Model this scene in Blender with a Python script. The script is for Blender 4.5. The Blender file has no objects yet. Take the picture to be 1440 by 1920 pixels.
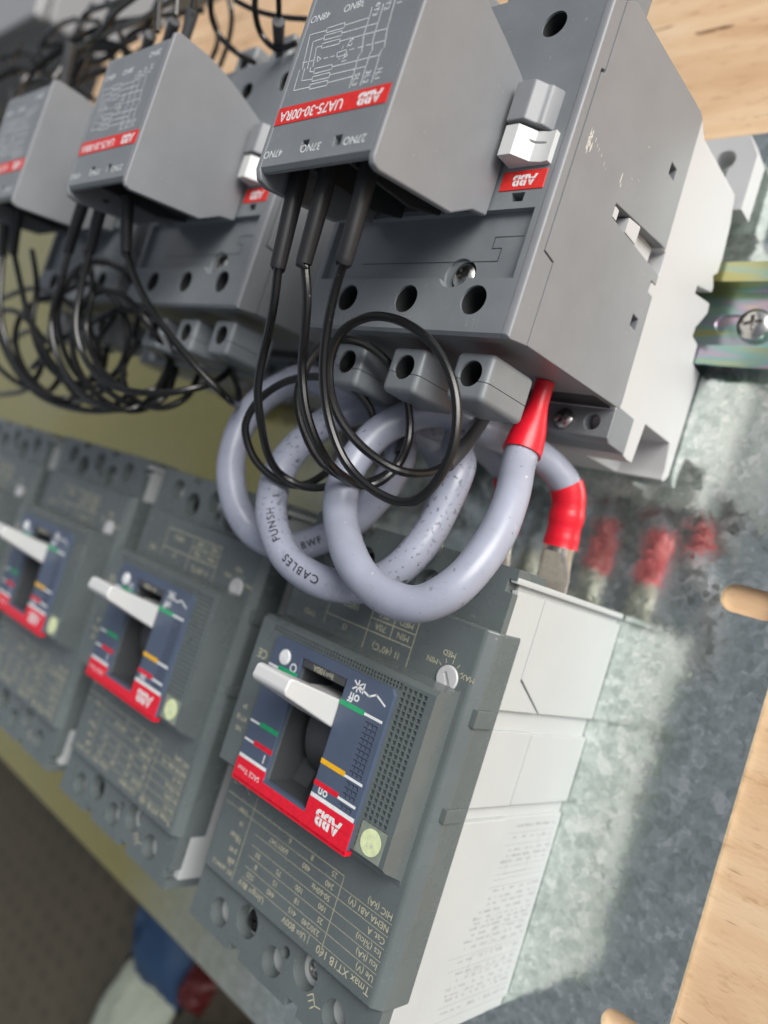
import bpy, bmesh, math, random
from mathutils import Vector, Matrix

random.seed(7)
S = 0.001                      # everything below is written in millimetres
scene = bpy.context.scene
COL = scene.collection

# ------------------------------------------------------------------ camera
cam_data = bpy.data.cameras.new('camera')
cam = bpy.data.objects.new('camera', cam_data)
COL.objects.link(cam)
cam.matrix_world = Matrix((
    (0.71594924, -0.19588087, 0.67010997, 0.1032109),
    (0.30484747, 0.95120836, -0.04765157, 0.1232897),
    (-0.62808017, 0.23839744, 0.74073069, 0.2353551),
    (0, 0, 0, 1)))
cam_data.sensor_fit = 'HORIZONTAL'
cam_data.sensor_width = 36.0
cam_data.lens = 36.0 * 1467.47 / 1440.0
cam_data.clip_start = 0.01
cam_data.clip_end = 60.0
cam_data.dof.use_dof = True
cam_data.dof.focus_distance = 0.186
cam_data.dof.aperture_fstop = 10.5
scene.camera = cam

# ------------------------------------------------------------------ daylight
SUN_EL, SUN_AZ = math.radians(30), math.radians(36)      # azimuth counted from +x towards +y
world = bpy.data.worlds.new('World')
scene.world = world
world.use_nodes = True
nt = world.node_tree
bg = nt.nodes['Background']
sky = nt.nodes.new('ShaderNodeTexSky')
sky.sky_type = 'NISHITA'
sky.sun_disc = False
sky.sun_elevation = SUN_EL
sky.sun_rotation = math.radians(90) - SUN_AZ
sky.air_density = 1.0
sky.dust_density = 4.0
sky.ozone_density = 1.0
hsv = nt.nodes.new('ShaderNodeHueSaturation')        # thin white cloud: the same sky, less blue
hsv.inputs['Saturation'].default_value = 0.35
nt.links.new(sky.outputs[0], hsv.inputs['Color'])
nt.links.new(hsv.outputs[0], bg.inputs[0])
bg.inputs[1].default_value = 0.058
sun_data = bpy.data.lights.new('sun', 'SUN')
sun_data.energy = 1.5
sun_data.angle = math.radians(42)
sun_data.color = (1.0, 0.985, 0.965)
sun = bpy.data.objects.new('sun', sun_data)
COL.objects.link(sun)
sdir = Vector((math.cos(SUN_EL) * math.cos(SUN_AZ), math.cos(SUN_EL) * math.sin(SUN_AZ), math.sin(SUN_EL)))
sun.rotation_euler = sdir.to_track_quat('Z', 'Y').to_euler()
sun.location = sdir * 2.0

scene.view_settings.view_transform = 'Standard'
scene.view_settings.look = 'None'
scene.view_settings.gamma = 1.0
scene.view_settings.exposure = 1.02
scene.cycles.use_denoising = True
scene.cycles.max_bounces = 8
scene.cycles.transparent_max_bounces = 8

# ------------------------------------------------------------------ materials
def new_mat(name):
    m = bpy.data.materials.new(name)
    m.use_nodes = True
    return m, m.node_tree.nodes, m.node_tree.links, m.node_tree.nodes['Principled BSDF']

def node(ns, kind, **kw):
    n = ns.new(kind)
    for k, v in kw.items():
        if k.startswith('i_'):
            n.inputs[k[2:].replace('_', ' ')].default_value = v
        else:
            setattr(n, k, v)
    return n

def ramp(ns, stops):
    r = ns.new('ShaderNodeValToRGB')
    e = r.color_ramp.elements
    while len(e) < len(stops):
        e.new(0.5)
    for el, (p, c) in zip(e, stops):
        el.position = p
        el.color = c if len(c) == 4 else (*c, 1)
    return r

def mix_rgb(ns, ln, fac, a, b, mode='MIX'):
    m = ns.new('ShaderNodeMix')
    m.data_type = 'RGBA'
    m.blend_type = mode
    for sock, val in ((m.inputs[0], fac), (m.inputs[6], a), (m.inputs[7], b)):
        if hasattr(val, 'is_linked'):
            ln.new(val, sock)
        elif isinstance(val, (int, float)):
            sock.default_value = val
        else:
            sock.default_value = (*val, 1) if len(val) == 3 else val
    return m.outputs[2]

def plastic(name, rgb, rough=0.45, grain=0.10, speck=0.35, var=0.10, spec=0.5, dust=(0.55, 0.55, 0.53), dark_speck=False, sscale=900.0, sth=0.70, flecks=0.0):
    """moulded plastic: fine eroded grain, uneven gloss, a little dust"""
    m, ns, ln, b = new_mat(name)
    tc = ns.new('ShaderNodeTexCoord').outputs['Object']
    n1 = node(ns, 'ShaderNodeTexNoise', i_Scale=3200.0, i_Detail=3.0)
    n2 = node(ns, 'ShaderNodeTexNoise', i_Scale=70.0, i_Detail=5.0, i_Roughness=0.6)
    n3 = node(ns, 'ShaderNodeTexNoise', i_Scale=sscale, i_Detail=2.0)
    n4 = node(ns, 'ShaderNodeTexNoise', i_Scale=45.0, i_Detail=3.0)
    for n in (n1, n2, n3, n4):
        ln.new(tc, n.inputs['Vector'])
    r2 = ramp(ns, [(0.3, [c * (1 - var) for c in rgb]), (0.7, [min(1, c * (1 + var)) for c in rgb])])
    ln.new(n2.outputs[0], r2.inputs[0])
    th = ramp(ns, [(sth, (0, 0, 0)), (sth + 0.05, (1, 1, 1))])
    ln.new(n3.outputs[0], th.inputs[0])
    gate = ramp(ns, [(0.45, (0, 0, 0)), (0.7, (speck, speck, speck))])
    ln.new(n4.outputs[0], gate.inputs[0])
    mul = node(ns, 'ShaderNodeMath', operation='MULTIPLY')
    ln.new(th.outputs[0], mul.inputs[0])
    ln.new(gate.outputs[0], mul.inputs[1])
    c = mix_rgb(ns, ln, mul.outputs[0], r2.outputs[0], (0.03, 0.03, 0.03) if dark_speck else dust)
    if flecks:                                    # pale nicks and rubbed spots
        fl = ramp(ns, [(0.255, (flecks, flecks, flecks)), (0.285, (0, 0, 0))])
        ln.new(n3.outputs[0], fl.inputs[0])
        c = mix_rgb(ns, ln, fl.outputs[0], c, (0.72, 0.72, 0.74))
    ln.new(c, b.inputs['Base Color'])
    rr = node(ns, 'ShaderNodeMapRange')
    rr.inputs['To Min'].default_value = rough - 0.08
    rr.inputs['To Max'].default_value = rough + 0.10
    ln.new(n2.outputs[0], rr.inputs['Value'])
    ln.new(rr.outputs[0], b.inputs['Roughness'])
    b.inputs['Specular IOR Level'].default_value = spec
    bp = node(ns, 'ShaderNodeBump', i_Strength=grain, i_Distance=0.0002)
    ln.new(n1.outputs[0], bp.inputs['Height'])
    ln.new(bp.outputs[0], b.inputs['Normal'])
    return m

def plain(name, rgb, rough=0.5, metal=0.0, spec=0.5, bump=0.0, scale=800):
    m, ns, ln, b = new_mat(name)
    tc = ns.new('ShaderNodeTexCoord').outputs['Object']
    n = node(ns, 'ShaderNodeTexNoise', i_Scale=float(scale), i_Detail=4.0)
    ln.new(tc, n.inputs['Vector'])
    r = ramp(ns, [(0.25, [c * 0.85 for c in rgb]), (0.75, [min(1, c * 1.12) for c in rgb])])
    ln.new(n.outputs[0], r.inputs[0])
    ln.new(r.outputs[0], b.inputs['Base Color'])
    b.inputs['Roughness'].default_value = rough
    b.inputs['Metallic'].default_value = metal
    b.inputs['Specular IOR Level'].default_value = spec
    if bump:
        bp = node(ns, 'ShaderNodeBump', i_Strength=bump, i_Distance=0.0004)
        ln.new(n.outputs[0], bp.inputs['Height'])
        ln.new(bp.outputs[0], b.inputs['Normal'])
    return m

def zinc_sheet():
    """galvanised steel: every spangle tilts its own way, blurred mirror, reflected yellow surroundings painted in towards the far end"""
    m, ns, ln, b = new_mat('galvanised_steel')
    tc = ns.new('ShaderNodeTexCoord').outputs['Object']
    warp = node(ns, 'ShaderNodeTexNoise', i_Scale=260.0, i_Detail=4.0, i_Roughness=0.7)
    ln.new(tc, warp.inputs['Vector'])
    sub = node(ns, 'ShaderNodeVectorMath', operation='SUBTRACT')
    sub.inputs[1].default_value = (0.5, 0.5, 0.5)
    ln.new(warp.outputs['Color'], sub.inputs[0])
    scl = node(ns, 'ShaderNodeVectorMath', operation='SCALE')
    scl.inputs['Scale'].default_value = 0.0022
    ln.new(sub.outputs[0], scl.inputs[0])
    add = node(ns, 'ShaderNodeVectorMath', operation='ADD')
    ln.new(tc, add.inputs[0])
    ln.new(scl.outputs[0], add.inputs[1])
    # crystals: each cell has its own grain direction, drawn as fine feathered strokes
    cells, strokes = [], []
    for sc_, seed in ((260.0, 0.0), (560.0, 3.7)):
        v = node(ns, 'ShaderNodeTexVoronoi', i_Scale=sc_)
        mv = node(ns, 'ShaderNodeVectorMath', operation='ADD')
        mv.inputs[1].default_value = (seed, seed * 0.5, 0)
        ln.new(add.outputs[0], mv.inputs[0])
        ln.new(mv.outputs[0], v.inputs['Vector'])
        cells.append(v)
        sp = ns.new('ShaderNodeSeparateColor')
        ln.new(v.outputs['Color'], sp.inputs[0])
        ang = node(ns, 'ShaderNodeMath', operation='MULTIPLY')
        ang.inputs[1].default_value = 6.283
        ln.new(sp.outputs[0], ang.inputs[0])
        vr = node(ns, 'ShaderNodeVectorRotate', rotation_type='Z_AXIS')
        ln.new(mv.outputs[0], vr.inputs['Vector'])
        ln.new(ang.outputs[0], vr.inputs['Angle'])
        mp = node(ns, 'ShaderNodeMapping')
        mp.inputs['Scale'].default_value = (sc_ * 0.6, sc_ * 4.0, 1)
        ln.new(vr.outputs[0], mp.inputs[0])
        st = node(ns, 'ShaderNodeTexNoise', i_Scale=1.0, i_Detail=1.0, i_Roughness=0.5)
        ln.new(mp.outputs[0], st.inputs['Vector'])
        strokes.append(st)
    stk_mix = node(ns, 'ShaderNodeMath', operation='MAXIMUM')
    ln.new(strokes[0].outputs[0], stk_mix.inputs[0])
    ln.new(strokes[1].outputs[0], stk_mix.inputs[1])
    cm = mix_rgb(ns, ln, 0.5, cells[0].outputs['Color'], cells[1].outputs['Color'])
    sep = ns.new('ShaderNodeSeparateColor')
    ln.new(cm, sep.inputs[0])
    fine = node(ns, 'ShaderNodeTexNoise', i_Scale=420.0, i_Detail=6.0, i_Roughness=0.7, i_Distortion=1.2)
    ln.new(tc, fine.inputs['Vector'])
    val = node(ns, 'ShaderNodeMath', operation='MULTIPLY_ADD')       # cell tone first, a few strokes inside it
    val.inputs[1].default_value = 0.75
    ln.new(sep.outputs[0], val.inputs[0])
    sm = node(ns, 'ShaderNodeMath', operation='MULTIPLY')
    sm.inputs[1].default_value = 0.55
    ln.new(stk_mix.outputs[0], sm.inputs[0])
    ln.new(sm.outputs[0], val.inputs[2])
    cr = ramp(ns, [(0.40, (0.54, 0.61, 0.57)), (0.62, (0.67, 0.74, 0.70)), (0.82, (0.76, 0.82, 0.78)), (0.98, (0.94, 0.98, 0.95))])
    ln.new(val.outputs[0], cr.inputs[0])
    # reflection of yellow surroundings put into the colour, patchy, stronger towards the left end
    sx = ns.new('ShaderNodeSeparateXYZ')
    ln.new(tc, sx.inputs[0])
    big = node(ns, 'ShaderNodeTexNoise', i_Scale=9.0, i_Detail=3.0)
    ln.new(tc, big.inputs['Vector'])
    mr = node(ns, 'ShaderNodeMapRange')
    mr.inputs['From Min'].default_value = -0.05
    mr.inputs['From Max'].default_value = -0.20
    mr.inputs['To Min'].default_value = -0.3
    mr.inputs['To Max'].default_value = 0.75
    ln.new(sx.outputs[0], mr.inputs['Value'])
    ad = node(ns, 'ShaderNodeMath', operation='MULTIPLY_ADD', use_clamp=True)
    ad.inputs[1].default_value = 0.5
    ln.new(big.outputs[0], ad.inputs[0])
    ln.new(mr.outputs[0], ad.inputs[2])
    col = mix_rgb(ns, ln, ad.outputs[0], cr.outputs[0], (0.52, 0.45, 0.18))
    # thin scratches
    mp = node(ns, 'ShaderNodeMapping')
    mp.inputs['Scale'].default_value = (1, 14, 1)
    mp.inputs['Rotation'].default_value = (0, 0, 0.9)
    ln.new(tc, mp.inputs[0])
    scn = node(ns, 'ShaderNodeTexNoise', i_Scale=60.0, i_Detail=5.0, i_Roughness=0.75)
    ln.new(mp.outputs[0], scn.inputs['Vector'])
    sr = ramp(ns, [(0.66, (0, 0, 0)), (0.70, (1, 1, 1))])
    ln.new(scn.outputs[0], sr.inputs[0])
    col = mix_rgb(ns, ln, sr.outputs[0], col, (0.62, 0.68, 0.66))
    ln.new(col, b.inputs['Base Color'])
    b.inputs['Metallic'].default_value = 0.92
    rr = node(ns, 'ShaderNodeMapRange')
    rr.inputs['To Min'].default_value = 0.05
    rr.inputs['To Max'].default_value = 0.15
    ln.new(val.outputs[0], rr.inputs['Value'])
    ln.new(rr.outputs[0], b.inputs['Roughness'])
    # tilt of each spangle
    geo = ns.new('ShaderNodeNewGeometry')
    s2 = node(ns, 'ShaderNodeVectorMath', operation='SUBTRACT')
    s2.inputs[1].default_value = (0.5, 0.5, 0.5)
    ln.new(cm, s2.inputs[0])
    s3 = node(ns, 'ShaderNodeVectorMath', operation='SCALE')
    s3.inputs['Scale'].default_value = 0.048
    ln.new(s2.outputs[0], s3.inputs[0])
    a2 = node(ns, 'ShaderNodeVectorMath', operation='ADD')
    ln.new(geo.outputs['Normal'], a2.inputs[0])
    ln.new(s3.outputs[0], a2.inputs[1])
    nm = node(ns, 'ShaderNodeVectorMath', operation='NORMALIZE')
    ln.new(a2.outputs[0], nm.inputs[0])
    bp = node(ns, 'ShaderNodeBump', i_Strength=0.04, i_Distance=0.0003)
    ln.new(fine.outputs[0], bp.inputs['Height'])
    ln.new(nm.outputs[0], bp.inputs['Normal'])
    ln.new(bp.outputs[0], b.inputs['Normal'])
    return m

def chromate():
    m, ns, ln, b = new_mat('chromate_rail')
    tc = ns.new('ShaderNodeTexCoord').outputs['Object']
    n = node(ns, 'ShaderNodeTexNoise', i_Scale=55.0, i_Detail=2.0, i_Distortion=0.6)
    mp = node(ns, 'ShaderNodeMapping')
    mp.inputs['Scale'].default_value = (0.6, 2.2, 1)
    ln.new(tc, mp.inputs[0])
    ln.new(mp.outputs[0], n.inputs['Vector'])
    r = ramp(ns, [(0.30, (0.52, 0.49, 0.22)), (0.42, (0.40, 0.52, 0.40)), (0.50, (0.30, 0.50, 0.46)), (0.58, (0.52, 0.42, 0.54)), (0.66, (0.64, 0.54, 0.40)), (0.78, (0.50, 0.5, 0.60))])
    ln.new(n.outputs[0], r.inputs[0])
    ln.new(r.outputs[0], b.inputs['Base Color'])
    b.inputs['Metallic'].default_value = 0.85
    b.inputs['Roughness'].default_value = 0.24
    return m

def plywood():
    m, ns, ln, b = new_mat('plywood')
    tc = ns.new('ShaderNodeTexCoord').outputs['Object']
    mp = node(ns, 'ShaderNodeMapping')
    mp.inputs['Scale'].default_value = (1, 3.6, 1)
    mp.inputs['Rotation'].default_value = (0, 0, 0.10)
    ln.new(tc, mp.inputs[0])
    n1 = node(ns, 'ShaderNodeTexNoise', i_Scale=10.0, i_Detail=6.0, i_Roughness=0.6, i_Distortion=1.3)
    n2 = node(ns, 'ShaderNodeTexNoise', i_Scale=90.0, i_Detail=6.0, i_Roughness=0.75)
    n3 = node(ns, 'ShaderNodeTexNoise', i_Scale=5.0, i_Detail=2.0)
    wv = node(ns, 'ShaderNodeTexWave', bands_direction='Y', i_Scale=9.0, i_Distortion=7.0, i_Detail=3.0)
    wv.inputs['Detail Scale'].default_value = 0.8
    for n in (n1, n2, wv):
        ln.new(mp.outputs[0], n.inputs['Vector'])
    ln.new(tc, n3.inputs['Vector'])
    r1 = ramp(ns, [(0.25, (0.58, 0.36, 0.20)), (0.5, (0.72, 0.50, 0.31)), (0.75, (0.80, 0.63, 0.43))])
    ln.new(n1.outputs[0], r1.inputs[0])
    r2 = ramp(ns, [(0.30, (0.55, 0.42, 0.32)), (0.44, (1, 1, 1))])
    ln.new(n2.outputs[0], r2.inputs[0])
    c = mix_rgb(ns, ln, 0.6, r1.outputs[0], r2.outputs[0], 'MULTIPLY')
    rw = ramp(ns, [(0.0, (0.82, 0.72, 0.62)), (0.6, (1, 1, 1))])
    ln.new(wv.outputs[0], rw.inputs[0])
    c = mix_rgb(ns, ln, 0.22, c, rw.outputs[0], 'MULTIPLY')
    # open grain cracks
    mp2 = node(ns, 'ShaderNodeMapping')
    mp2.inputs['Scale'].default_value = (1, 16, 1)
    mp2.inputs['Rotation'].default_value = (0, 0, -0.05)
    ln.new(tc, mp2.inputs[0])
    n5 = node(ns, 'ShaderNodeTexNoise', i_Scale=22.0, i_Detail=4.0, i_Roughness=0.6)
    ln.new(mp2.outputs[0], n5.inputs['Vector'])
    rc = ramp(ns, [(0.335, (1, 1, 1)), (0.36, (0, 0, 0))])
    ln.new(n5.outputs[0], rc.inputs[0])
    c = mix_rgb(ns, ln, rc.outputs[0], c, (0.16, 0.075, 0.03))
    r3 = ramp(ns, [(0.35, (0.9, 0.9, 0.9)), (0.65, (1.08, 1.07, 1.05))])
    ln.new(n3.outputs[0], r3.inputs[0])
    c = mix_rgb(ns, ln, 1.0, c, r3.outputs[0], 'MULTIPLY')
    ln.new(c, b.inputs['Base Color'])
    b.inputs['Roughness'].default_value = 0.6
    b.inputs['Specular IOR Level'].default_value = 0.3
    bp = node(ns, 'ShaderNodeBump', i_Strength=0.35, i_Distance=0.0006)
    ln.new(n2.outputs[0], bp.inputs['Height'])
    ln.new(bp.outputs[0], b.inputs['Normal'])
    return m

def floor_mat():
    m, ns, ln, b = new_mat('dark_floor')
    tc = ns.new('ShaderNodeTexCoord').outputs['Object']
    n = node(ns, 'ShaderNodeTexNoise', i_Scale=7.0, i_Detail=4.0)
    v = node(ns, 'ShaderNodeTexVoronoi', i_Scale=60.0)
    v.inputs['Randomness'].default_value = 0.25
    ln.new(tc, n.inputs['Vector'])
    ln.new(tc, v.inputs['Vector'])
    r = ramp(ns, [(0.3, (0.044, 0.039, 0.024)), (0.7, (0.070, 0.057, 0.036))])
    ln.new(n.outputs[0], r.inputs[0])
    rv = ramp(ns, [(0.18, (0.45, 0.45, 0.45)), (0.30, (1, 1, 1))])
    ln.new(v.outputs['Distance'], rv.inputs[0])
    c = mix_rgb(ns, ln, 0.6, r.outputs[0], rv.outputs[0], 'MULTIPLY')
    ln.new(c, b.inputs['Base Color'])
    b.inputs['Roughness'].default_value = 0.75
    return m

M = {}
M['cover'] = plastic('slate_plastic', (0.180, 0.196, 0.208), 0.32, 0.14, 0.45, 0.10)
M['housing'] = plastic('grey_plastic', (0.198, 0.207, 0.220), 0.38, 0.14, 0.35, 0.07)
M['mcover'] = plastic('dark_grey_plastic', (0.108, 0.127, 0.128), 0.27, 0.14, 0.3, 0.08)
M['white'] = plastic('ivory_plastic', (0.48, 0.485, 0.49), 0.45, 0.08, 0.12, 0.02, dark_speck=True)
M['mwhite'] = plastic('pale_grey_plastic', (0.445, 0.465, 0.465), 0.42, 0.08, 0.15, 0.02, dark_speck=True)
M['toggle'] = plastic('white_toggle_plastic', (0.56, 0.57, 0.565), 0.30, 0.04, 0.10, 0.02, dark_speck=True)
M['bezel'] = plastic('navy_plastic', (0.070, 0.094, 0.145), 0.34, 0.06, 0.2, 0.08)
M['well'] = plastic('charcoal_plastic', (0.055, 0.058, 0.062), 0.4, 0.06, 0.2, 0.08)
M['cable'] = plastic('lavender_grey_pvc', (0.30, 0.32, 0.395), 0.28, 0.12, 1.0, 0.10, dark_speck=True, sscale=800.0, sth=0.69, flecks=0.5)
M['cable_grimy'] = plastic('grimy_grey_pvc', (0.30, 0.32, 0.395), 0.28, 0.12, 1.0, 0.10, dark_speck=True, sscale=720.0, sth=0.60, flecks=0.4)
M['wire'] = plastic('black_pvc', (0.007, 0.007, 0.007), 0.22, 0.10, 0.5, 0.1, dust=(0.25, 0.24, 0.22))
M['sleeve'] = plastic('black_shrink_tube', (0.018, 0.018, 0.020), 0.42, 0.12, 0.4, 0.1, dust=(0.2, 0.2, 0.2))
M['sleeve_grey'] = plastic('grey_shrink_tube', (0.060, 0.061, 0.065), 0.40, 0.12, 0.4, 0.1, dust=(0.2, 0.2, 0.2))
M['tape'] = plastic('red_tape', (0.66, 0.010, 0.026), 0.28, 0.25, 0.1, 0.12)
M['red'] = plain('signal_red_print', (0.66, 0.020, 0.015), 0.4)
M['mred'] = plain('bright_red_panel', (0.70, 0.010, 0.030), 0.22)
M['print'] = plain('white_print', (0.72, 0.74, 0.74), 0.5)
M['beige'] = plain('beige_print', (0.50, 0.48, 0.34), 0.5)
M['faint'] = plain('faint_grey_print', (0.52, 0.52, 0.53), 0.6)
M['label'] = plain('grey_label_print', (0.33, 0.33, 0.345), 0.6)
M['engraved'] = plain('raised_lettering', (0.24, 0.26, 0.265), 0.5)
M['ink'] = plain('black_ink', (0.015, 0.015, 0.02), 0.5)
M['green'] = plain('green_mark', (0.01, 0.33, 0.13), 0.35)
M['yellow'] = plain('yellow_mark', (0.78, 0.42, 0.01), 0.35)
M['sticker'] = plain('pale_yellow_sticker', (0.66, 0.74, 0.42), 0.35)
M['clear'] = plain('pale_film_label', (0.22, 0.25, 0.21), 0.2)
M['steel'] = plain('nickel_steel', (0.62, 0.61, 0.58), 0.22, 1.0, bump=0.1)
M['black_steel'] = plain('black_steel', (0.035, 0.033, 0.033), 0.25, 0.6)
M['tin'] = plain('tinned_copper', (0.62, 0.57, 0.50), 0.28, 1.0, bump=0.15)
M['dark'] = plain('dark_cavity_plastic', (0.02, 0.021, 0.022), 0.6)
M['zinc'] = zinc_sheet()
M['rail'] = chromate()
M['ply'] = plywood()
M['floor'] = floor_mat()
M['scuff'] = plain('bare_scratched_plastic', (0.62, 0.60, 0.56), 0.7)
M['blue'] = plain('blue_sheet', (0.012, 0.040, 0.095), 0.6)
M['sack'] = plain('off_white_sack', (0.30, 0.33, 0.27), 0.7)
M['maroon'] = plain('dark_red_plastic', (0.075, 0.010, 0.010), 0.5)
M['black'] = plain('black_plastic', (0.012, 0.011, 0.012), 0.35)
M['greymetal'] = plain('grey_painted_metal', (0.26, 0.26, 0.27), 0.35)

# ------------------------------------------------------------------ geometry helpers (mm)
def B():
    return bmesh.new()

def box(bm, x0, x1, y0, y1, z0, z1):
    v = [bm.verts.new((x, y, z)) for x in (x0, x1) for y in (y0, y1) for z in (z0, z1)]
    for f in ((0, 1, 3, 2), (4, 6, 7, 5), (0, 4, 5, 1), (2, 3, 7, 6), (0, 2, 6, 4), (1, 5, 7, 3)):
        bm.faces.new([v[i] for i in f])
    return bm

def prism(bm, poly, axis, a, b):
    """poly extruded along axis from a to b: x -> (y, z), y -> (x, z), z -> (x, y)"""
    mk = {'x': lambda p, t: (t, p[0], p[1]), 'y': lambda p, t: (p[0], t, p[1]), 'z': lambda p, t: (p[0], p[1], t)}[axis]
    lo = [bm.verts.new(mk(p, a)) for p in poly]
    hi = [bm.verts.new(mk(p, b)) for p in poly]
    n = len(poly)
    fs = [bm.faces.new(lo), bm.faces.new(hi)]
    for i in range(n):
        fs.append(bm.faces.new((lo[i], lo[(i + 1) % n], hi[(i + 1) % n], hi[i])))
    bmesh.ops.recalc_face_normals(bm, faces=fs)
    return bm

def cyl(bm, c, axis, r, a, b, seg=28, r2=None, sx=1.0, sy=1.0):
    r2 = r if r2 is None else r2
    mk = {'x': lambda u, v, t: (t, c[0] + u, c[1] + v), 'y': lambda u, v, t: (c[0] + u, t, c[1] + v), 'z': lambda u, v, t: (c[0] + u, c[1] + v, t)}[axis]
    A = [bm.verts.new(mk(r * sx * math.cos(k * 2 * math.pi / seg), r * sy * math.sin(k * 2 * math.pi / seg), a)) for k in range(seg)]
    Z = [bm.verts.new(mk(r2 * sx * math.cos(k * 2 * math.pi / seg), r2 * sy * math.sin(k * 2 * math.pi / seg), b)) for k in range(seg)]
    fs = [bm.faces.new(A), bm.faces.new(Z)]
    for i in range(seg):
        fs.append(bm.faces.new((A[i], A[(i + 1) % seg], Z[(i + 1) % seg], Z[i])))
    bmesh.ops.recalc_face_normals(bm, faces=fs)
    return bm

def lathe(bm, c, prof, seg=28, open_top=False):
    """profile of (radius, z) spun round the z axis through c=(x, y)"""
    rings = []
    for r, z in prof:
        if r < 1e-6:
            rings.append([bm.verts.new((c[0], c[1], z))])
        else:
            rings.append([bm.verts.new((c[0] + r * math.cos(k * 2 * math.pi / seg), c[1] + r * math.sin(k * 2 * math.pi / seg), z)) for k in range(seg)])
    fs = []
    for A, Z in zip(rings, rings[1:]):
        for i in range(seg):
            j = (i + 1) % seg
            if len(A) == 1 and len(Z) > 1:
                fs.append(bm.faces.new((A[0], Z[i], Z[j])))
            elif len(Z) == 1 and len(A) > 1:
                fs.append(bm.faces.new((A[i], A[j], Z[0])))
            else:
                fs.append(bm.faces.new((A[i], A[j], Z[j], Z[i])))
    if len(rings[0]) > 1 and not open_top:
        fs.append(bm.faces.new(rings[0]))
    if len(rings[-1]) > 1:
        fs.append(bm.faces.new(rings[-1]))
    bmesh.ops.recalc_face_normals(bm, faces=fs)
    return bm

def spline(pts, n=10):
    """Catmull-Rom through the points"""
    P = [Vector(p) for p in pts]
    P = [P[0] * 2 - P[1]] + P + [P[-1] * 2 - P[-2]]
    out = []
    for i in range(1, len(P) - 2):
        a, b, c, d = P[i - 1], P[i], P[i + 1], P[i + 2]
        for k in range(n):
            t = k / n
            out.append(0.5 * ((2 * b) + (c - a) * t + (2 * a - 5 * b + 4 * c - d) * t * t + (3 * b - a - 3 * c + d) * t ** 3))
    out.append(P[-2])
    return out

def relax(pts, it=6):
    for _ in range(it):
        pts = [pts[0]] + [(a + b * 2 + c) / 4 for a, b, c in zip(pts, pts[1:], pts[2:])] + [pts[-1]]
    return pts

def frames(path):
    T = [(path[min(i + 1, len(path) - 1)] - path[max(i - 1, 0)]).normalized() for i in range(len(path))]
    n = T[0].orthogonal().normalized()
    N = []
    for t in T:
        n = (n - t * n.dot(t)).normalized()
        N.append(n)
    return T, N

def tube(bm, path, r, seg=12, caps=True):
    T, N = frames(path)
    rings = []
    for i, p in enumerate(path):
        ri = r(i / (len(path) - 1)) if callable(r) else r
        bt = T[i].cross(N[i])
        rings.append([bm.verts.new(p + (N[i] * math.cos(k * 2 * math.pi / seg) + bt * math.sin(k * 2 * math.pi / seg)) * ri) for k in range(seg)])
    fs = []
    for A, Z in zip(rings, rings[1:]):
        for i in range(seg):
            j = (i + 1) % seg
            fs.append(bm.faces.new((A[i], A[j], Z[j], Z[i])))
    if caps:
        fs.append(bm.faces.new(rings[0]))
        fs.append(bm.faces.new(rings[-1]))
    bmesh.ops.recalc_face_normals(bm, faces=fs)
    return bm

def to_mesh(bm, name='m'):
    me = bpy.data.meshes.new(name)
    bm.to_mesh(me)
    return me

def evaluated(me, mods):
    """mesh after the given modifiers; mods: list of (type, settings)"""
    ob = bpy.data.objects.new('tmp', me)
    COL.objects.link(ob)
    extra = []
    for kind, kw in mods:
        md = ob.modifiers.new(kind, kind)
        for k, v in kw.items():
            if k == 'cutter':
                c = bpy.data.objects.new('tmpc', v)
                COL.objects.link(c)
                extra.append(c)
                md.object = c
            else:
                setattr(md, k, v)
    dg = bpy.context.evaluated_depsgraph_get()
    out = bpy.data.meshes.new_from_object(ob.evaluated_get(dg))
    for o in extra + [ob]:
        d = o.data
        bpy.data.objects.remove(o)
        bpy.data.meshes.remove(d)
    return out

def cut(bm, *cutters):
    for c in cutters:
        out = evaluated(to_mesh(bm), [('BOOLEAN', dict(operation='DIFFERENCE', solver='EXACT', use_self=True, cutter=to_mesh(c)))])
        bm.free(); c.free()
        bm = B()
        bm.from_mesh(out)
        bpy.data.meshes.remove(out)
    return bm

ORG = Vector((0, 0, 0))

def obj(name, bm, mat, parent=None, bevel=0.0, seg=2, angle=32, smooth=True, weld=True):
    """links bm as ONE mesh object; coordinates absolute mm, stored relative to ORG"""
    if weld:
        bmesh.ops.remove_doubles(bm, verts=bm.verts[:], dist=1e-4)
    if bevel:
        me = evaluated(to_mesh(bm), [('BEVEL', dict(width=bevel, segments=seg, limit_method='ANGLE', angle_limit=math.radians(30), use_clamp_overlap=True))])
        bm.free()
        bm = B()
        bm.from_mesh(me)
        bpy.data.meshes.remove(me)
    for v in bm.verts:
        v.co = (v.co - ORG) * S
    if smooth:
        lim = math.radians(angle)
        for f in bm.faces:
            f.smooth = True
        for e in bm.edges:
            if len(e.link_faces) == 2 and e.calc_face_angle(0) > lim:
                e.smooth = False
    me = bpy.data.meshes.new(name)
    bm.to_mesh(me)
    bm.free()
    if bevel and smooth:                       # flat faces stay flat, only the rounded edges shade round
        me = evaluated(me, [('WEIGHTED_NORMAL', dict(keep_sharp=True, weight=100, mode='FACE_AREA'))])
        me.name = name
    me.materials.clear()
    me.materials.append(M[mat])
    o = bpy.data.objects.new(name, me)
    COL.objects.link(o)
    if parent is not None:
        o.parent = parent
    else:
        o.location = ORG * S
    return o

def tag(o, label, cat, group=None):
    o['label'] = label
    o['category'] = cat
    if group:
        o['group'] = group
    return o

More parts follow.
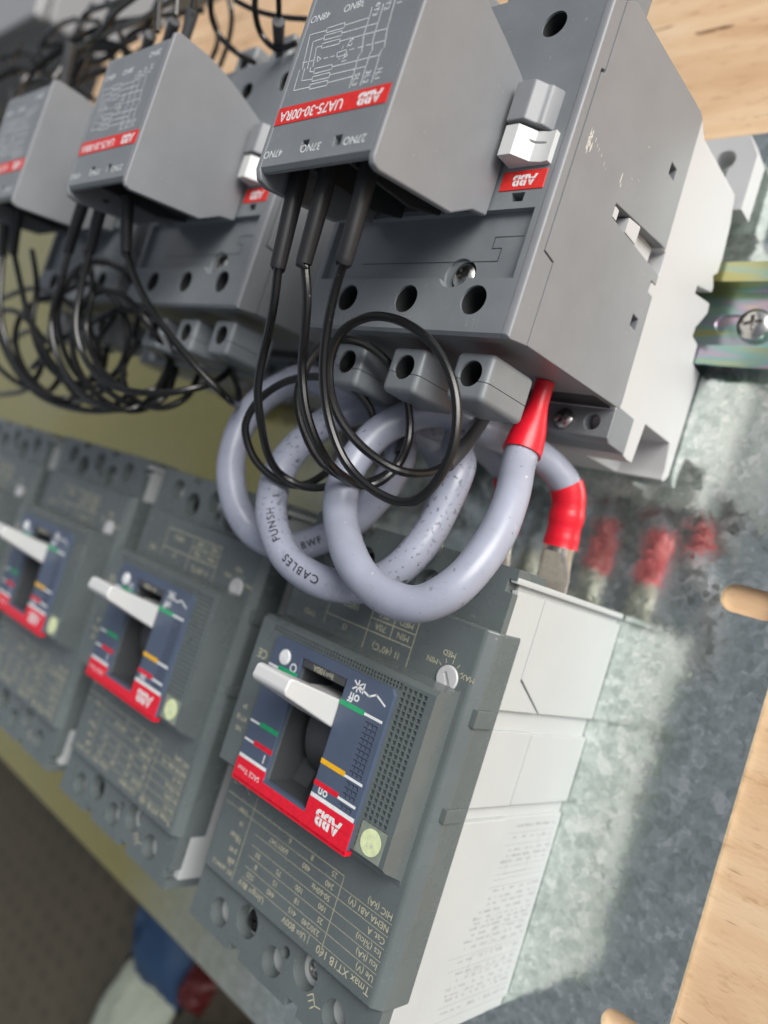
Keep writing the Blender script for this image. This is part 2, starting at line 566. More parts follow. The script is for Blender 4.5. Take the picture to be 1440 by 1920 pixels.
def thing(name, org, label, cat, group=None):
    global ORG
    ORG = Vector(org)
    o = bpy.data.objects.new(name, None)
    o.empty_display_size = 0.01
    o.location = ORG * S
    COL.objects.link(o)
    return tag(o, label, cat, group)

def copy_tree(o, parent=None):
    c = o.copy()
    COL.objects.link(c)
    c.parent = parent
    for ch in list(o.children):
        copy_tree(ch, c)
    return c

def text(bm, s, x, y, z, size, align='CENTER', bold=0.0, shear=0.0, R=(-1, 0, 0), U=(0, -1, 0), sx=1.0):
    """flat lettering; by default it stands on its head like the print on these devices"""
    cu = bpy.data.curves.new('t', 'FONT')
    cu.body = s
    cu.size = size
    cu.align_x = align
    cu.align_y = 'CENTER'
    cu.offset = bold
    cu.shear = shear
    cu.resolution_u = 3
    cu.fill_mode = 'FRONT'
    ob = bpy.data.objects.new('t', cu)
    me = bpy.data.meshes.new_from_object(ob)
    R, U = Vector(R), Vector(U)
    o = Vector((x, y, z))
    vs = [bm.verts.new(o + R * (v.co.x * sx) + U * v.co.y) for v in me.vertices]
    for p in me.polygons:
        try:
            bm.faces.new([vs[i] for i in p.vertices])
        except ValueError:
            pass
    bpy.data.objects.remove(ob)
    bpy.data.curves.remove(cu)
    bpy.data.meshes.remove(me)

def strip(bm, pts, w, z):
    """flat printed line through (x, y) points at height z"""
    for a, b in zip(pts, pts[1:]):
        a, b = Vector((*a, z)), Vector((*b, z))
        d = b - a
        if d.length < 1e-6:
            continue
        d.normalize()
        n = Vector((-d.y, d.x, 0)) * w / 2
        e = d * w * 0.3
        bm.faces.new([bm.verts.new(p) for p in (a - n - e, b - n + e, b + n + e, a + n - e)])

def quad(bm, x0, x1, y0, y1, z):
    bm.faces.new([bm.verts.new(p) for p in ((x0, y0, z), (x1, y0, z), (x1, y1, z), (x0, y1, z))])

def slab(bm, x0, x1, y0, y1, z, t=0.12):
    return box(bm, x0, x1, y0, y1, z - 0.3, z + t)

def screw_bm(x, y, z, r, h=1.6, turn=0.3):
    """cross-recess pan head, top at about z+h"""
    bm = lathe(B(), (x, y), [(r, z - 3), (r, z), (r * 0.95, z + h * 0.45), (r * 0.7, z + h * 0.85), (r * 0.35, z + h), (0.0, z + h)])
    c = B()
    for k in (0, 1):
        a = turn + k * math.pi / 2
        d, n = Vector((math.cos(a), math.sin(a), 0)), Vector((-math.sin(a), math.cos(a), 0))
        w, l = r * 0.14, r * 0.62
        lo = [c.verts.new(Vector((x, y, z + h * 0.2)) + d * u * l * 0.5 + n * v * w * 0.5) for u, v in ((-1, -1), (1, -1), (1, 1), (-1, 1))]
        hi = [c.verts.new(Vector((x, y, z + h + 1)) + d * u * l + n * v * w) for u, v in ((-1, -1), (1, -1), (1, 1), (-1, 1))]
        fs = [c.faces.new(lo), c.faces.new(hi)] + [c.faces.new((lo[i], lo[(i + 1) % 4], hi[(i + 1) % 4], hi[i])) for i in range(4)]
        bmesh.ops.recalc_face_normals(c, faces=fs)
    return cut(bm, c)

def logo(bm_white, bm_red, x, y, z, h, sx=1.0):
    """the three sliced block letters of the brand strip, centred at x, y"""
    text(bm_white, 'ABB', x, y, z, h * 1.38, bold=h * 0.06, sx=sx)
    w = h * 1.45 * sx
    quad(bm_red, x - w, x + w, y - h * 0.035, y + h * 0.035, z + 0.03)
    for k in (-0.93, 0.0, 0.95):
        quad(bm_red, x - k * h * 0.78 * sx - h * 0.026, x - k * h * 0.78 * sx + h * 0.026, y - h * 0.6, y + h * 0.6, z + 0.035)

# measured wire runs and the circuit diagram, in millimetres
DIAGRAM= [[(-31.1, 232.5), (-30.9, 230.1), (-30.8, 226.2), (-29.6, 221.7)], [(-30.2, 221.0), (-29.8, 216.4), (-29.8, 213.7)], [(-27.6, 232.4), (-27.4, 228.0), (-27.2, 224.1), (-26.3, 221.5)], [(-26.7, 220.8), (-26.6, 218.0), (-26.5, 213.7)], [(-24.3, 232.5), (-23.8, 225.9), (-22.8, 221.5)], [(-23.5, 220.7), (-23.4, 219.6), (-23.2, 213.8)], [(-38.6, 230.1), (-30.9, 230.1)], [(-44.5, 230.3), (-50.4, 230.6), (-48.9, 221.8)], [(-38.6, 228.3), (-27.4, 228.0)], [(-44.6, 228.5), (-48.3, 228.4), (-47.0, 221.5)], [(-38.4, 226.3), (-23.8, 225.9)], [(-44.4, 226.5), (-46.3, 226.6), (-45.2, 221.7)], [(-49.7, 223.5), (-47.9, 223.4)], [(-46.8, 223.3), (-45.3, 223.3)], [(-44.8, 224.1), (-43.1, 223.1), (-44.1, 222.6), (-44.8, 224.1)], [(-42.2, 223.0), (-40.8, 223.0)], [(-39.9, 222.9), (-38.6, 222.9)], [(-38.0, 223.5), (-35.1, 223.6), (-34.5, 222.4), (-37.5, 222.3), (-38.0, 223.5)], [(-34.1, 223.3), (-32.5, 223.3)], [(-31.3, 223.2), (-29.7, 223.2)], [(-28.8, 223.2), (-27.2, 223.1)], [(-26.2, 223.1), (-23.5, 223.1)], [(-44.1, 220.3), (-45.7, 220.5), (-45.9, 221.6)], [(-43.8, 218.4), (-47.7, 218.7), (-48.1, 221.8)], [(-43.8, 216.5), (-49.5, 216.6), (-49.9, 221.8)], [(-38.2, 220.2), (-23.5, 219.9)], [(-38.0, 218.3), (-26.6, 218.0)], [(-37.9, 216.4), (-29.8, 216.4)], [(-36.7, 224.1), (-36.5, 224.8)], [(-36.3, 221.9), (-36.6, 221.6)], [(-30.2, 221.0), (-29.9, 221.5)], [(-26.7, 220.8), (-26.5, 221.3)], [(-23.5, 220.7), (-23.1, 221.2)], [(-44.7, 230.9), (-38.7, 230.8), (-38.5, 229.5), (-44.4, 229.7), (-44.7, 230.9)], [(-44.7, 229.1), (-38.8, 228.9), (-38.5, 227.7), (-44.4, 227.9), (-44.7, 229.1)], [(-44.5, 227.1), (-38.6, 226.9), (-38.3, 225.7), (-44.3, 225.9), (-44.5, 227.1)], [(-44.3, 221.0), (-38.3, 220.8), (-38.0, 219.6), (-44.0, 219.7), (-44.3, 221.0)], [(-44.0, 219.0), (-38.2, 218.9), (-37.9, 217.7), (-43.7, 217.8), (-44.0, 219.0)], [(-44.0, 217.1), (-38.0, 217.0), (-37.8, 215.8), (-43.7, 215.9), (-44.0, 217.1)]]
W3 = [(-27.4, 181.5, 128.0), (-30.9, 175.1, 125.0), (-33.7, 165.3, 121.0), (-34.0, 155.8, 117.0), (-31.6, 147.1, 113.0), (-26.8, 139.9, 109.0), (-18.9, 135.7, 106.0), (-11.2, 135.0, 103.0), (-5.2, 139.7, 103.0), (-2.1, 149.1, 104.0), (-4.2, 160.3, 106.0), (-11.7, 169.5, 108.0), (-21.8, 174.5, 110.0), (-31.3, 174.9, 112.0), (-38.4, 170.3, 113.0), (-40.3, 162.6, 112.0), (-36.3, 152.9, 110.0), (-29.7, 146.0, 105.0), (-21.1, 142.5, 99.0), (-18.0, 144.3, 91.0), (-18.4, 148.5, 84.0)]
W3s = [(-18.4, 148.5, 84.0), (-20.5, 155.1, 77.0), (-22.5, 164.3, 70.0), (-24.9, 168.4, 66.0)]
W2 = [(-40.9, 181.0, 128.0), (-39.4, 173.1, 125.0), (-40.7, 164.3, 121.0), (-42.1, 158.8, 118.0), (-40.3, 150.6, 115.0), (-38.0, 144.2, 111.0), (-36.3, 139.9, 106.0), (-35.6, 137.9, 100.0), (-34.4, 137.7, 92.0), (-31.0, 143.8, 88.0), (-33.2, 153.7, 84.0), (-35.5, 163.8, 88.0), (-39.2, 170.6, 96.0), (-44.1, 171.9, 104.0), (-50.3, 167.9, 108.0), (-52.1, 157.2, 109.0), (-50.5, 149.5, 107.0), (-45.2, 141.5, 103.0), (-41.8, 138.6, 98.0), (-40.4, 138.5, 88.0), (-41.0, 145.0, 78.0), (-43.4, 150.8, 74.0)]
W2s = [(-43.4, 150.8, 74.0), (-45.8, 156.6, 72.0), (-48.7, 162.6, 70.0)]
W1 = [(-50.1, 180.6, 128.0), (-52.1, 171.2, 124.0), (-57.2, 162.8, 119.0), (-59.7, 155.3, 116.0), (-60.7, 149.8, 113.0), (-61.7, 143.4, 108.0), (-63.0, 137.6, 102.0), (-63.8, 134.5, 95.0), (-57.5, 133.6, 90.0), (-50.3, 137.9, 86.0), (-47.9, 147.6, 82.0), (-48.4, 157.8, 84.0), (-51.6, 163.0, 92.0), (-58.4, 163.0, 98.0), (-65.9, 159.6, 102.0), (-72.2, 153.4, 104.0), (-75.4, 146.8, 104.0), (-75.8, 141.9, 102.0), (-73.3, 136.4, 98.0), (-69.1, 133.3, 92.0), (-64.4, 134.2, 86.0), (-63.0, 140.2, 80.0)]
W1s = [(-63.0, 140.2, 80.0), (-66.4, 147.3, 74.0), (-70.9, 156.5, 70.0)]
V3 = [(-139.4, 189.4, 122.0), (-132.2, 181.3, 120.0), (-121.1, 172.6, 118.0), (-110.7, 165.3, 114.0), (-100.9, 158.2, 108.0), (-95.4, 153.3, 100.0), (-99.8, 152.3, 92.0)]
V2 = [(-164.6, 190.9, 122.0), (-166.3, 177.5, 120.0), (-165.3, 164.8, 118.0), (-160.1, 155.1, 114.0), (-146.8, 148.2, 110.0), (-129.4, 148.8, 104.0), (-120.2, 153.0, 98.0), (-117.9, 158.8, 90.0), (-123.2, 165.9, 82.0)]
V2b = [(-158.4, 162.8, 80.0), (-148.1, 169.2, 96.0), (-156.1, 179.4, 108.0), (-168.7, 180.4, 112.0), (-175.3, 173.3, 114.0), (-177.7, 160.9, 112.0), (-172.2, 150.7, 108.0), (-158.4, 143.2, 102.0), (-150.3, 144.0, 94.0), (-152.2, 152.8, 86.0), (-167.3, 165.0, 78.0)]
V1 = [(-181.3, 191.4, 122.0), (-183.0, 177.5, 120.0), (-185.8, 166.1, 118.0), (-180.0, 153.8, 114.0), (-167.5, 144.1, 108.0), (-151.4, 141.5, 102.0), (-146.9, 147.4, 94.0), (-158.6, 161.2, 84.0)]
V1b = [(-189.2, 172.2, 84.0), (-170.6, 182.7, 96.0), (-172.8, 191.4, 104.0), (-187.5, 193.8, 108.0), (-194.8, 187.7, 112.0), (-194.7, 176.0, 114.0), (-191.2, 164.4, 112.0), (-184.1, 152.6, 106.0), (-172.7, 147.3, 98.0), (-179.4, 157.9, 88.0)]
U3 = [(-231.7, 192.1, 122.0), (-219.5, 179.5, 120.0), (-209.7, 166.2, 116.0), (-197.2, 154.3, 110.0), (-180.7, 145.3, 104.0), (-165.0, 141.9, 98.0), (-168.5, 149.6, 90.0)]
U2 = [(-241.9, 191.3, 122.0), (-237.0, 173.1, 119.0), (-233.7, 159.4, 114.0), (-220.8, 146.7, 108.0), (-202.2, 140.7, 102.0), (-196.5, 145.3, 94.0), (-207.7, 158.7, 86.0)]
U2b = [(-225.0, 183.1, 98.0), (-235.4, 180.2, 104.0), (-240.4, 171.1, 108.0), (-232.2, 158.8, 110.0), (-220.9, 147.5, 106.0), (-209.0, 141.4, 98.0), (-197.1, 140.4, 92.0)]
U1 = [(-270.2, 193.3, 122.0), (-275.7, 173.0, 118.0), (-256.6, 154.3, 112.0), (-234.3, 144.1, 106.0), (-215.3, 143.1, 98.0), (-226.7, 155.7, 90.0)]
T1 = [(-94.6, 273.4, 115.0), (-91.2, 267.5, 116.0)]
T2 = [(-146.4, 285.5, 120.0), (-150.5, 280.0, 116.0), (-151.7, 275.9, 110.0), (-144.7, 271.1, 105.0), (-144.0, 272.4, 98.0)]
T3 = [(-119.0, 277.9, 120.0), (-121.9, 272.8, 116.0), (-124.3, 269.6, 110.0), (-119.0, 266.2, 106.0), (-112.8, 268.7, 104.0)]
T4 = [(-181.9, 310.8, 98.0), (-178.9, 302.0, 94.0), (-186.7, 297.0, 88.0), (-194.8, 291.2, 84.0)]
T5 = [(-148.8, 288.2, 110.0), (-140.1, 285.1, 106.0), (-129.3, 283.1, 102.0), (-118.1, 281.2, 100.0)]
T6 = [(-108.8, 274.9, 118.0), (-114.1, 272.1, 112.0), (-121.3, 267.8, 104.0)]
T6s = [(-113.4, 270.1, 112.0), (-121.3, 267.8, 104.0)]
T7 = [(-143.7, 278.0, 126.0), (-144.7, 270.5, 124.0)]
T7s = [(-145.3, 272.5, 124.0), (-148.4, 263.3, 122.0)]
T8 = [(-152.8, 280.9, 128.0), (-151.5, 270.6, 126.0)]
T8s = [(-150.9, 268.6, 126.0), (-160.6, 263.1, 122.0)]
T9 = [(-166.3, 283.6, 128.0), (-161.2, 267.1, 126.0)]
T9s = [(-165.4, 267.1, 126.0), (-175.2, 263.6, 122.0)]
R1 = [(-192.0, 290.7, 124.0), (-213.5, 290.2, 122.0), (-235.1, 288.0, 118.0), (-264.2, 288.5, 116.0), (-295.0, 287.2, 112.0)]
R1s = [(-248.7, 285.7, 122.0), (-252.6, 269.9, 118.0)]
R2 = [(-215.8, 298.0, 120.0), (-255.8, 303.9, 118.0), (-257.5, 297.1, 116.0), (-260.1, 293.1, 112.0), (-250.7, 296.9, 104.0), (-245.4, 305.3, 98.0)]
R3 = [(-255.6, 304.7, 112.0), (-303.7, 317.9, 110.0), (-329.3, 314.1, 108.0), (-327.1, 313.6, 106.0), (-305.0, 315.1, 100.0)]
R4 = [(-297.4, 319.3, 108.0), (-333.8, 322.4, 106.0), (-344.0, 317.3, 104.0), (-344.8, 302.3, 100.0)]
R5 = [(-360.0, 319.4, 108.0), (-377.0, 316.7, 106.0), (-370.7, 307.5, 104.0), (-368.1, 317.5, 98.0), (-354.7, 323.9, 94.0)]
R6 = [(-260.8, 317.8, 110.0), (-251.0, 304.6, 104.0), (-256.7, 298.9, 96.0), (-257.7, 295.5, 90.0)]
R7 = [(-239.5, 280.6, 118.0), (-245.1, 278.9, 117.0), (-248.9, 273.1, 116.0)]
X1 = [(-277.8, 179.6, 104.0), (-244.4, 183.9, 106.0), (-210.6, 179.6, 106.0), (-183.9, 168.2, 104.0), (-178.7, 156.2, 98.0), (-191.5, 145.5, 92.0), (-224.5, 140.0, 88.0)]
X2 = [(-232.6, 151.2, 100.0), (-207.1, 162.7, 104.0), (-178.3, 171.7, 106.0), (-161.7, 177.2, 104.0), (-149.1, 176.3, 98.0), (-146.1, 167.9, 90.0)]
X3 = [(-182.4, 177.3, 98.0), (-179.9, 162.9, 102.0), (-170.6, 149.8, 100.0), (-151.3, 145.2, 96.0), (-143.2, 151.2, 90.0), (-152.8, 163.7, 84.0)]
X4 = [(-275.5, 176.8, 110.0), (-243.5, 154.3, 108.0), (-214.4, 140.5, 102.0), (-183.9, 139.4, 96.0), (-161.6, 145.2, 90.0)]
X5 = [(-274.4, 162.6, 96.0), (-245.2, 167.3, 100.0), (-215.7, 159.4, 100.0), (-206.8, 146.5, 94.0), (-188.5, 142.8, 88.0)]
X6 = [(-175.1, 289.9, 118.0), (-215.0, 294.8, 112.0), (-251.3, 301.7, 108.0), (-280.9, 302.3, 102.0), (-295.6, 298.6, 96.0)]
X7 = [(-265.8, 316.3, 100.0), (-236.5, 314.8, 96.0), (-208.3, 313.2, 92.0)]
X8 = [(-286.1, 288.5, 100.0), (-283.2, 285.3, 92.0), (-283.6, 279.7, 84.0)]
X9 = [(-205.7, 314.1, 90.0), (-199.8, 303.8, 86.0), (-203.7, 295.3, 84.0), (-216.8, 292.2, 80.0)]
Y1 = [(-301.0, 266.7, 120.0), (-309.6, 284.5, 116.0), (-300.9, 296.6, 112.0), (-282.6, 306.3, 108.0), (-262.6, 311.2, 104.0), (-240.5, 310.2, 100.0)]
Y2 = [(-322.1, 264.4, 116.0), (-329.5, 285.3, 112.0), (-314.7, 291.0, 108.0), (-286.1, 284.4, 104.0), (-279.5, 279.3, 100.0)]
Y3 = [(-368.4, 298.3, 112.0), (-348.3, 304.8, 108.0), (-318.3, 300.2, 104.0), (-320.5, 312.2, 100.0), (-324.0, 330.6, 96.0), (-328.2, 346.6, 92.0)]
Y4 = [(-272.0, 277.4, 116.0), (-272.2, 291.9, 112.0), (-264.6, 301.1, 106.0), (-246.4, 297.7, 100.0), (-241.3, 289.6, 94.0)]
Y5 = [(-223.5, 305.5, 116.0), (-251.7, 307.8, 110.0), (-265.3, 304.0, 104.0), (-261.8, 297.2, 98.0), (-259.2, 295.7, 92.0)]
Y6 = [(-403.0, 323.6, 104.0), (-368.6, 324.0, 100.0), (-320.7, 309.3, 96.0), (-288.0, 308.3, 92.0), (-278.7, 323.1, 88.0), (-261.9, 324.9, 84.0)]
Y7 = [(-212.2, 306.5, 108.0), (-229.3, 301.0, 102.0), (-230.0, 293.4, 96.0), (-229.6, 287.6, 90.0)]
Y8 = [(-380.2, 302.6, 100.0), (-340.6, 293.8, 96.0), (-311.5, 301.6, 92.0), (-278.2, 306.4, 88.0), (-271.0, 316.1, 84.0)]
V3 = [(-139.4, 189.4, 122.0), (-132.2, 181.3, 120.0), (-121.1, 172.6, 118.0), (-110.7, 165.3, 114.0), (-100.9, 158.2, 108.0), (-95.4, 153.3, 100.0), (-101.8, 153.2, 90.0), (-118.2, 160.7, 80.0), (-143.1, 170.1, 70.0)]
P1 = [(-10, 178, 66), (-10, 167, 66), (-9.5, 156, 67.5), (-3.3, 145.5, 75.0), (-0.9, 134.8, 80.0), (-1.3, 124.8, 85.0), (-4.5, 117.9, 88.0), (-10.4, 113.6, 90.0), (-19.7, 113.2, 91.0), (-30.0, 117.1, 91.5), (-38.7, 124.4, 91.0), (-44.3, 132.3, 90.0), (-46.8, 141.4, 88.0), (-45.4, 152.4, 84.0), (-40.5, 160.2, 79.0), (-35.1, 164.6, 73.0), (-25, 163.6, 60), (-20, 163.5, 48), (-15, 160.7, 40), (-11.3, 155, 35), (-10.5, 144, 33), (-10.5, 133, 32)]
P2 = [(-31, 178, 66), (-31, 167, 66), (-30.5, 156, 67), (-23.8, 150.0, 72.0), (-24.1, 134.9, 74.0), (-26.2, 123.8, 77.0), (-31.7, 115.8, 79.0), (-38.3, 111.7, 82.0), (-46.3, 110.4, 86.0), (-57.5, 113.0, 89.0), (-66.5, 120.0, 90.0), (-71.6, 127.1, 89.5), (-74.1, 136.0, 88.0), (-72.0, 145.2, 86.0), (-66.6, 155.0, 82.0), (-59.0, 162.5, 74.0), (-46, 163.6, 60), (-41, 163.5, 48), (-35.7, 160.7, 40), (-31.999999999999996, 155, 35), (-31.2, 144, 33), (-31.2, 133, 32)]
P3 = [(-52, 178, 66), (-52, 167, 66), (-51.5, 156, 67), (-46.9, 149.6, 70.0), (-48.0, 139.5, 72.0), (-54.3, 128.3, 73.0), (-62.6, 120.8, 75.0), (-72.7, 115.7, 77.0), (-84.5, 116.2, 80.0), (-92.0, 121.7, 84.0), (-97.7, 129.9, 86.0), (-101.3, 138.2, 86.0), (-102.8, 147.3, 85.0), (-102.0, 156.6, 82.0), (-99.2, 164.2, 77.0), (-93.5, 169.4, 71.0), (-67, 163.6, 60), (-62, 163.5, 48), (-62.5, 160.7, 40), (-58.8, 155, 35), (-58.0, 144, 33), (-58.0, 133, 32)]
Z1 = [(-241.3, 197.6, 112.0), (-223.2, 181.1, 112.0), (-216.0, 165.5, 112.0), (-202.7, 152.5, 108.0), (-186.5, 147.6, 102.0), (-185.5, 155.1, 94.0), (-200.8, 167.6, 88.0)]
Z2 = [(-215.2, 178.6, 108.0), (-192.4, 185.3, 108.0), (-174.0, 181.0, 104.0), (-160.6, 170.0, 102.0), (-165.2, 157.2, 98.0), (-189.5, 148.2, 94.0), (-225.0, 149.9, 90.0)]
Z3 = [(-187.3, 195.0, 114.0), (-170.9, 180.4, 114.0), (-171.7, 167.2, 112.0), (-163.2, 155.4, 108.0), (-146.6, 148.4, 102.0), (-141.9, 153.8, 94.0), (-155.2, 166.9, 86.0)]
Z4 = [(-267.0, 166.0, 112.0), (-242.2, 171.6, 112.0), (-214.6, 164.2, 110.0), (-209.9, 152.8, 106.0), (-230.7, 142.0, 100.0), (-265.8, 137.6, 96.0)]
Z5 = [(-166.1, 169.1, 94.0), (-163.3, 157.4, 98.0), (-154.9, 147.8, 96.0), (-140.8, 146.8, 92.0), (-136.7, 153.3, 86.0), (-143.5, 163.0, 80.0)]

# ================================================================== the setting
ORG = Vector((0, 0, 0))
g = obj('floor', box(B(), -3000, 3000, -3000, 3000, -86, -80), 'floor'); g['kind'] = 'structure'
ORG = Vector((0, 0, -4))
bm = prism(B(), [(620, -40), (620, 620), (-180, 620), (-330, 446), (-545, 432), (-565, -40)], 'z', -22, -2.3)
g = obj('plywood_board', bm, 'ply'); g['kind'] = 'structure'

# ------------------------------------------------------------------ mounting plate
def oblong(cx, cy, half, r, a, b, seg=14):
    pts = [(cx + half + r * math.cos(t), cy + r * math.sin(t)) for t in [(-0.5 + k / seg) * math.pi for k in range(seg + 1)]]
    pts += [(cx - half - r * math.cos(t), cy + r * math.sin(t)) for t in [(0.5 - k / seg) * math.pi for k in range(seg + 1)]]
    return prism(B(), pts, 'z', a, b)

ORG = Vector((0, 0, 0))
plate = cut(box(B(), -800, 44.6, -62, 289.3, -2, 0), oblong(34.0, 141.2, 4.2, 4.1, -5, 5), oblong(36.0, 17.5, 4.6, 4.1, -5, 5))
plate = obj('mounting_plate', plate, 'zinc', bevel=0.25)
tag(plate, 'galvanised steel mounting plate with oblong slots carrying all the switchgear', 'mounting plate')

# ------------------------------------------------------------------ DIN rail
rail = thing('din_rail', (-150, 224, 0), 'yellow chromated top hat rail screwed to the plate behind the contactors', 'mounting rail')
prof = [(207.5, 7.6), (207.5, 6.4), (212.6, 6.4), (212.6, 0.2), (235.6, 0.2), (235.6, 6.4), (241, 6.4), (241, 7.6), (234.4, 7.6), (234.4, 1.4), (213.8, 1.4), (213.8, 7.6)]
bm = prism(B(), prof, 'x', -420, 23.2)
bm = cut(bm, oblong(8.2, 223.4, 4.2, 2.9, 0.4, 5))
obj('channel', bm, 'rail', rail, bevel=0.25)
sc = obj('screw', screw_bm(13.6, 222.6, 2.6, 5.2, 2.4, 0.2), 'steel', rail)

# ================================================================== contactor
CX, CY = -34.0, 218.0
def make_contactor():
    t = thing('contactor', (CX, CY, 0), 'grey contactor with resistor block, nearest of the three and sharpest', 'contactor', 'contactors along the rail')
    # ---- ivory base standing on the rail
    side = [(263, 47.8), (259.5, 43), (259.5, 14), (251, 11), (241.6, 9.6), (236, 9.6), (234.0, 12.2), (231.5, 9.8), (229.6, 9.8), (226.6, 20.5), (224.4, 20.5), (226.6, 9.0),
            (223.4, 8.4), (216.4, 13.6), (213.8, 13.6), (213.2, 8.8), (207.3, 8.0), (206.8, 1.2), (190, 1.2), (172.4, 1.2), (170.2, 3.4), (168.7, 31), (169.2, 34), (180, 47.8)]
    bm = prism(B(), side, 'x', -69, 1.0)
    pk = prism(B(), [(160, 28.6), (181.0, 26.6), (181.4, 7.4), (173.6, 5.2), (160, 7.0)], 'x', -14, 5)
    pk2 = prism(B(), [(160, 28.6), (181.0, 26.6), (181.4, 7.4), (173.6, 5.2), (160, 7.0)], 'x', -80, -54)
    win = box(B(), -5.2, 4, 217.9, 224.4, 45, 60)
    base = obj('base', cut(bm, pk, pk2, win), 'white', t, bevel=0.5)
    ear = prism(B(), [(-22, 256), (3.0, 256), (3.0, 274), (-1.0, 281.2), (-17, 281.2), (-22, 274)], 'z', 3.5, 11.5)
    kh = cyl(B(), (-7.0, 273.2), 'z', 3.3, -2, 20)
    kh2 = prism(B(), [(-8.6, 264.8), (-5.4, 264.8), (-5.2, 272), (-8.8, 272)], 'z', -2, 20)
    obj('fixing_ear', cut(ear, kh, kh2), 'white', t, bevel=0.4)
    # ---- grey housing
    hp = [(176.9, 93.9), (179.4, 44.5), (181, 44.2), (262.4, 47.6), (263.2, 50), (261.6, 93), (259, 96.7), (241.2, 96.7), (240.6, 98.2), (197.6, 98.2), (197.0, 93.8)]
    bm = prism(B(), hp, 'x', -69.2, 1.25)
    slot = prism(B(), [(217.7, 76.4), (221.2, 76.4), (224.7, 48.5), (224.7, 40), (217.7, 40), (217.7, 70)], 'x', -5, 4)
    d1 = box(B(), -2.5, 4, 241.0, 244.0, 53.2, 56.6)
    d2 = box(B(), -2.5, 4, 200.2, 203.2, 49.2, 52.6)
    d3 = box(B(), -5, 4, 211.6, 214.6, 43, 48.6)
    obj('housing', cut(bm, slot, d1, d2, d3), 'housing', t, bevel=0.35)
    bm = box(B(), -4.6, 1.0, 218.0, 220.8, 73.8, 76.0)
    obj('catch', bm, 'white', t, bevel=0.2)
    bm = prism(B(), [(217.9, 68.5), (221.9, 68.5), (222.9, 62.0), (217.9, 62.0)], 'x', -4.8, 1.15)
    obj('catch', bm, 'white', t, bevel=0.25)
    bm = box(B(), -4.9, -1.6, 218.0, 224.2, 48.5, 62.0)
    obj('slide', bm, 'white', t, bevel=0.2)
    # scrapes on the painted side
    bm = B()
    def shard(y, z, ly, lz, k=0):
        rs = random.Random(k)
        pts = []
        for i in range(9):
            a = i * 2 * math.pi / 9
            pts.append((y + ly * math.cos(a) * rs.uniform(0.45, 1.1), z + lz * math.sin(a) * rs.uniform(0.45, 1.1)))
        bm.faces.new([bm.verts.new((1.29, p[0], p[1])) for p in pts])
    rs = random.Random(12)
    for k in range(15):
        shard(rs.gauss(225.6, 1.1), rs.gauss(94.6, 0.8), rs.uniform(0.5, 2.0), rs.uniform(0.12, 0.5), k)
    for k, (y, z, ly, lz) in enumerate(((227.6, 92.6, .8, .14), (227.0, 91.3, .6, .12), (226.6, 90.2, .9, .10), (226.2, 88.6, .8, .13), (225.4, 86.6, .8, .12), (224.7, 85.5, .5, .10), (226.6, 77.8, 1.9, .22), (225.4, 77.2, 1.0, .18), (229.6, 73.0, .10, .9), (231, 70.2, .08, .8), (197.6, 53.4, .5, .08), (240, 70, .1, .7))):
        shard(y, z, ly, lz, 40 + k)
    obj('scuff', bm, 'scuff', t, smooth=False)
    # ---- front cover
    cp = [(175.6, 101.0), (176.8, 94.3), (196.6, 94.3), (197.2, 98.7), (241.0, 98.7), (241.6, 97.2), (259.5, 97.2), (263.5, 97.2), (263.5, 101.0), (262.8, 101.8), (176.4, 101.8)]
    for x0, x1 in ((-0.75, 1.3), (-69.2, -67.2)):
        rim = prism(B(), cp, 'x', x0, x1)
        xo = 1.3 if x1 > 0 else -69.2
        ed = [e for e in rim.edges if all(abs(v.co.z - 101.8) < 1e-3 and abs(v.co.x - xo) < 1e-3 for v in e.verts)]
        bmesh.ops.bevel(rim, geom=ed, offset=1.5, segments=4, profile=0.5, affect='EDGES')
        obj('edge_rim', rim, 'housing', t, bevel=0.12, seg=1)
    bm = prism(B(), cp, 'x', -67.15, -0.8)
    C = [box(B(), -66.4, -2.4, 189.4, 206.2, 99.9, 104)]
    C += [cyl(B(), (-11.4 - 21 * k, 184.1), 'z', 3.6, 90, 110) for k in range(3)]
    C += [cyl(B(), (-13.4 - 21 * k, 252.9), 'z', 3.3, 90, 110) for k in range(3)]
    C += [cyl(B(), (-19.8, 191.2), 'z', 4.1, 99.2, 110, r2=4.6), cyl(B(), (-18.4, 191.0), 'z', 3.75, 90, 108)]
    C += [box(B(), -10.0, -6.4, 207.9, 210.1, 96, 104)]
    hole = B()
    cov = cut(bm, *C[:1])
    for c in C[1:]:
        me = to_mesh(c); hole.from_mesh(me); bpy.data.meshes.remove(me); c.free()
    cov = obj('front_cover', cut(cov, hole), 'cover', t, bevel=0.75, seg=3)
    obj('cover_screw', screw_bm(-18.4, 191.0, 98.7, 3.3, 1.8, 0.5), 'steel', cov)
    for k in range(3):
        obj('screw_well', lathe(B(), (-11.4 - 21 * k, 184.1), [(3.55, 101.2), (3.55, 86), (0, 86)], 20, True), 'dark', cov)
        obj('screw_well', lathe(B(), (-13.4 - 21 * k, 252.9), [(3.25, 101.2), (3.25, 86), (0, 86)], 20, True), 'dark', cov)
    bm = B()
    for k, s in enumerate(('1L1', '3L2', '5L3')):
        text(bm, s, -9.6 - 21 * k, 178.6, 101.86, 3.1)
    obj('raised_lettering', bm, 'engraved', cov, smooth=False)
    bm = B()   # outline moulded in the recessed panel
    strip(bm, [(-54, 194.4), (-9.5, 194.4), (-9.5, 197.6), (-12.2, 197.6), (-12.2, 200.4), (-4.4, 200.4)], 0.22, 99.96)
    obj('panel_line', bm, 'well', cov, smooth=False)
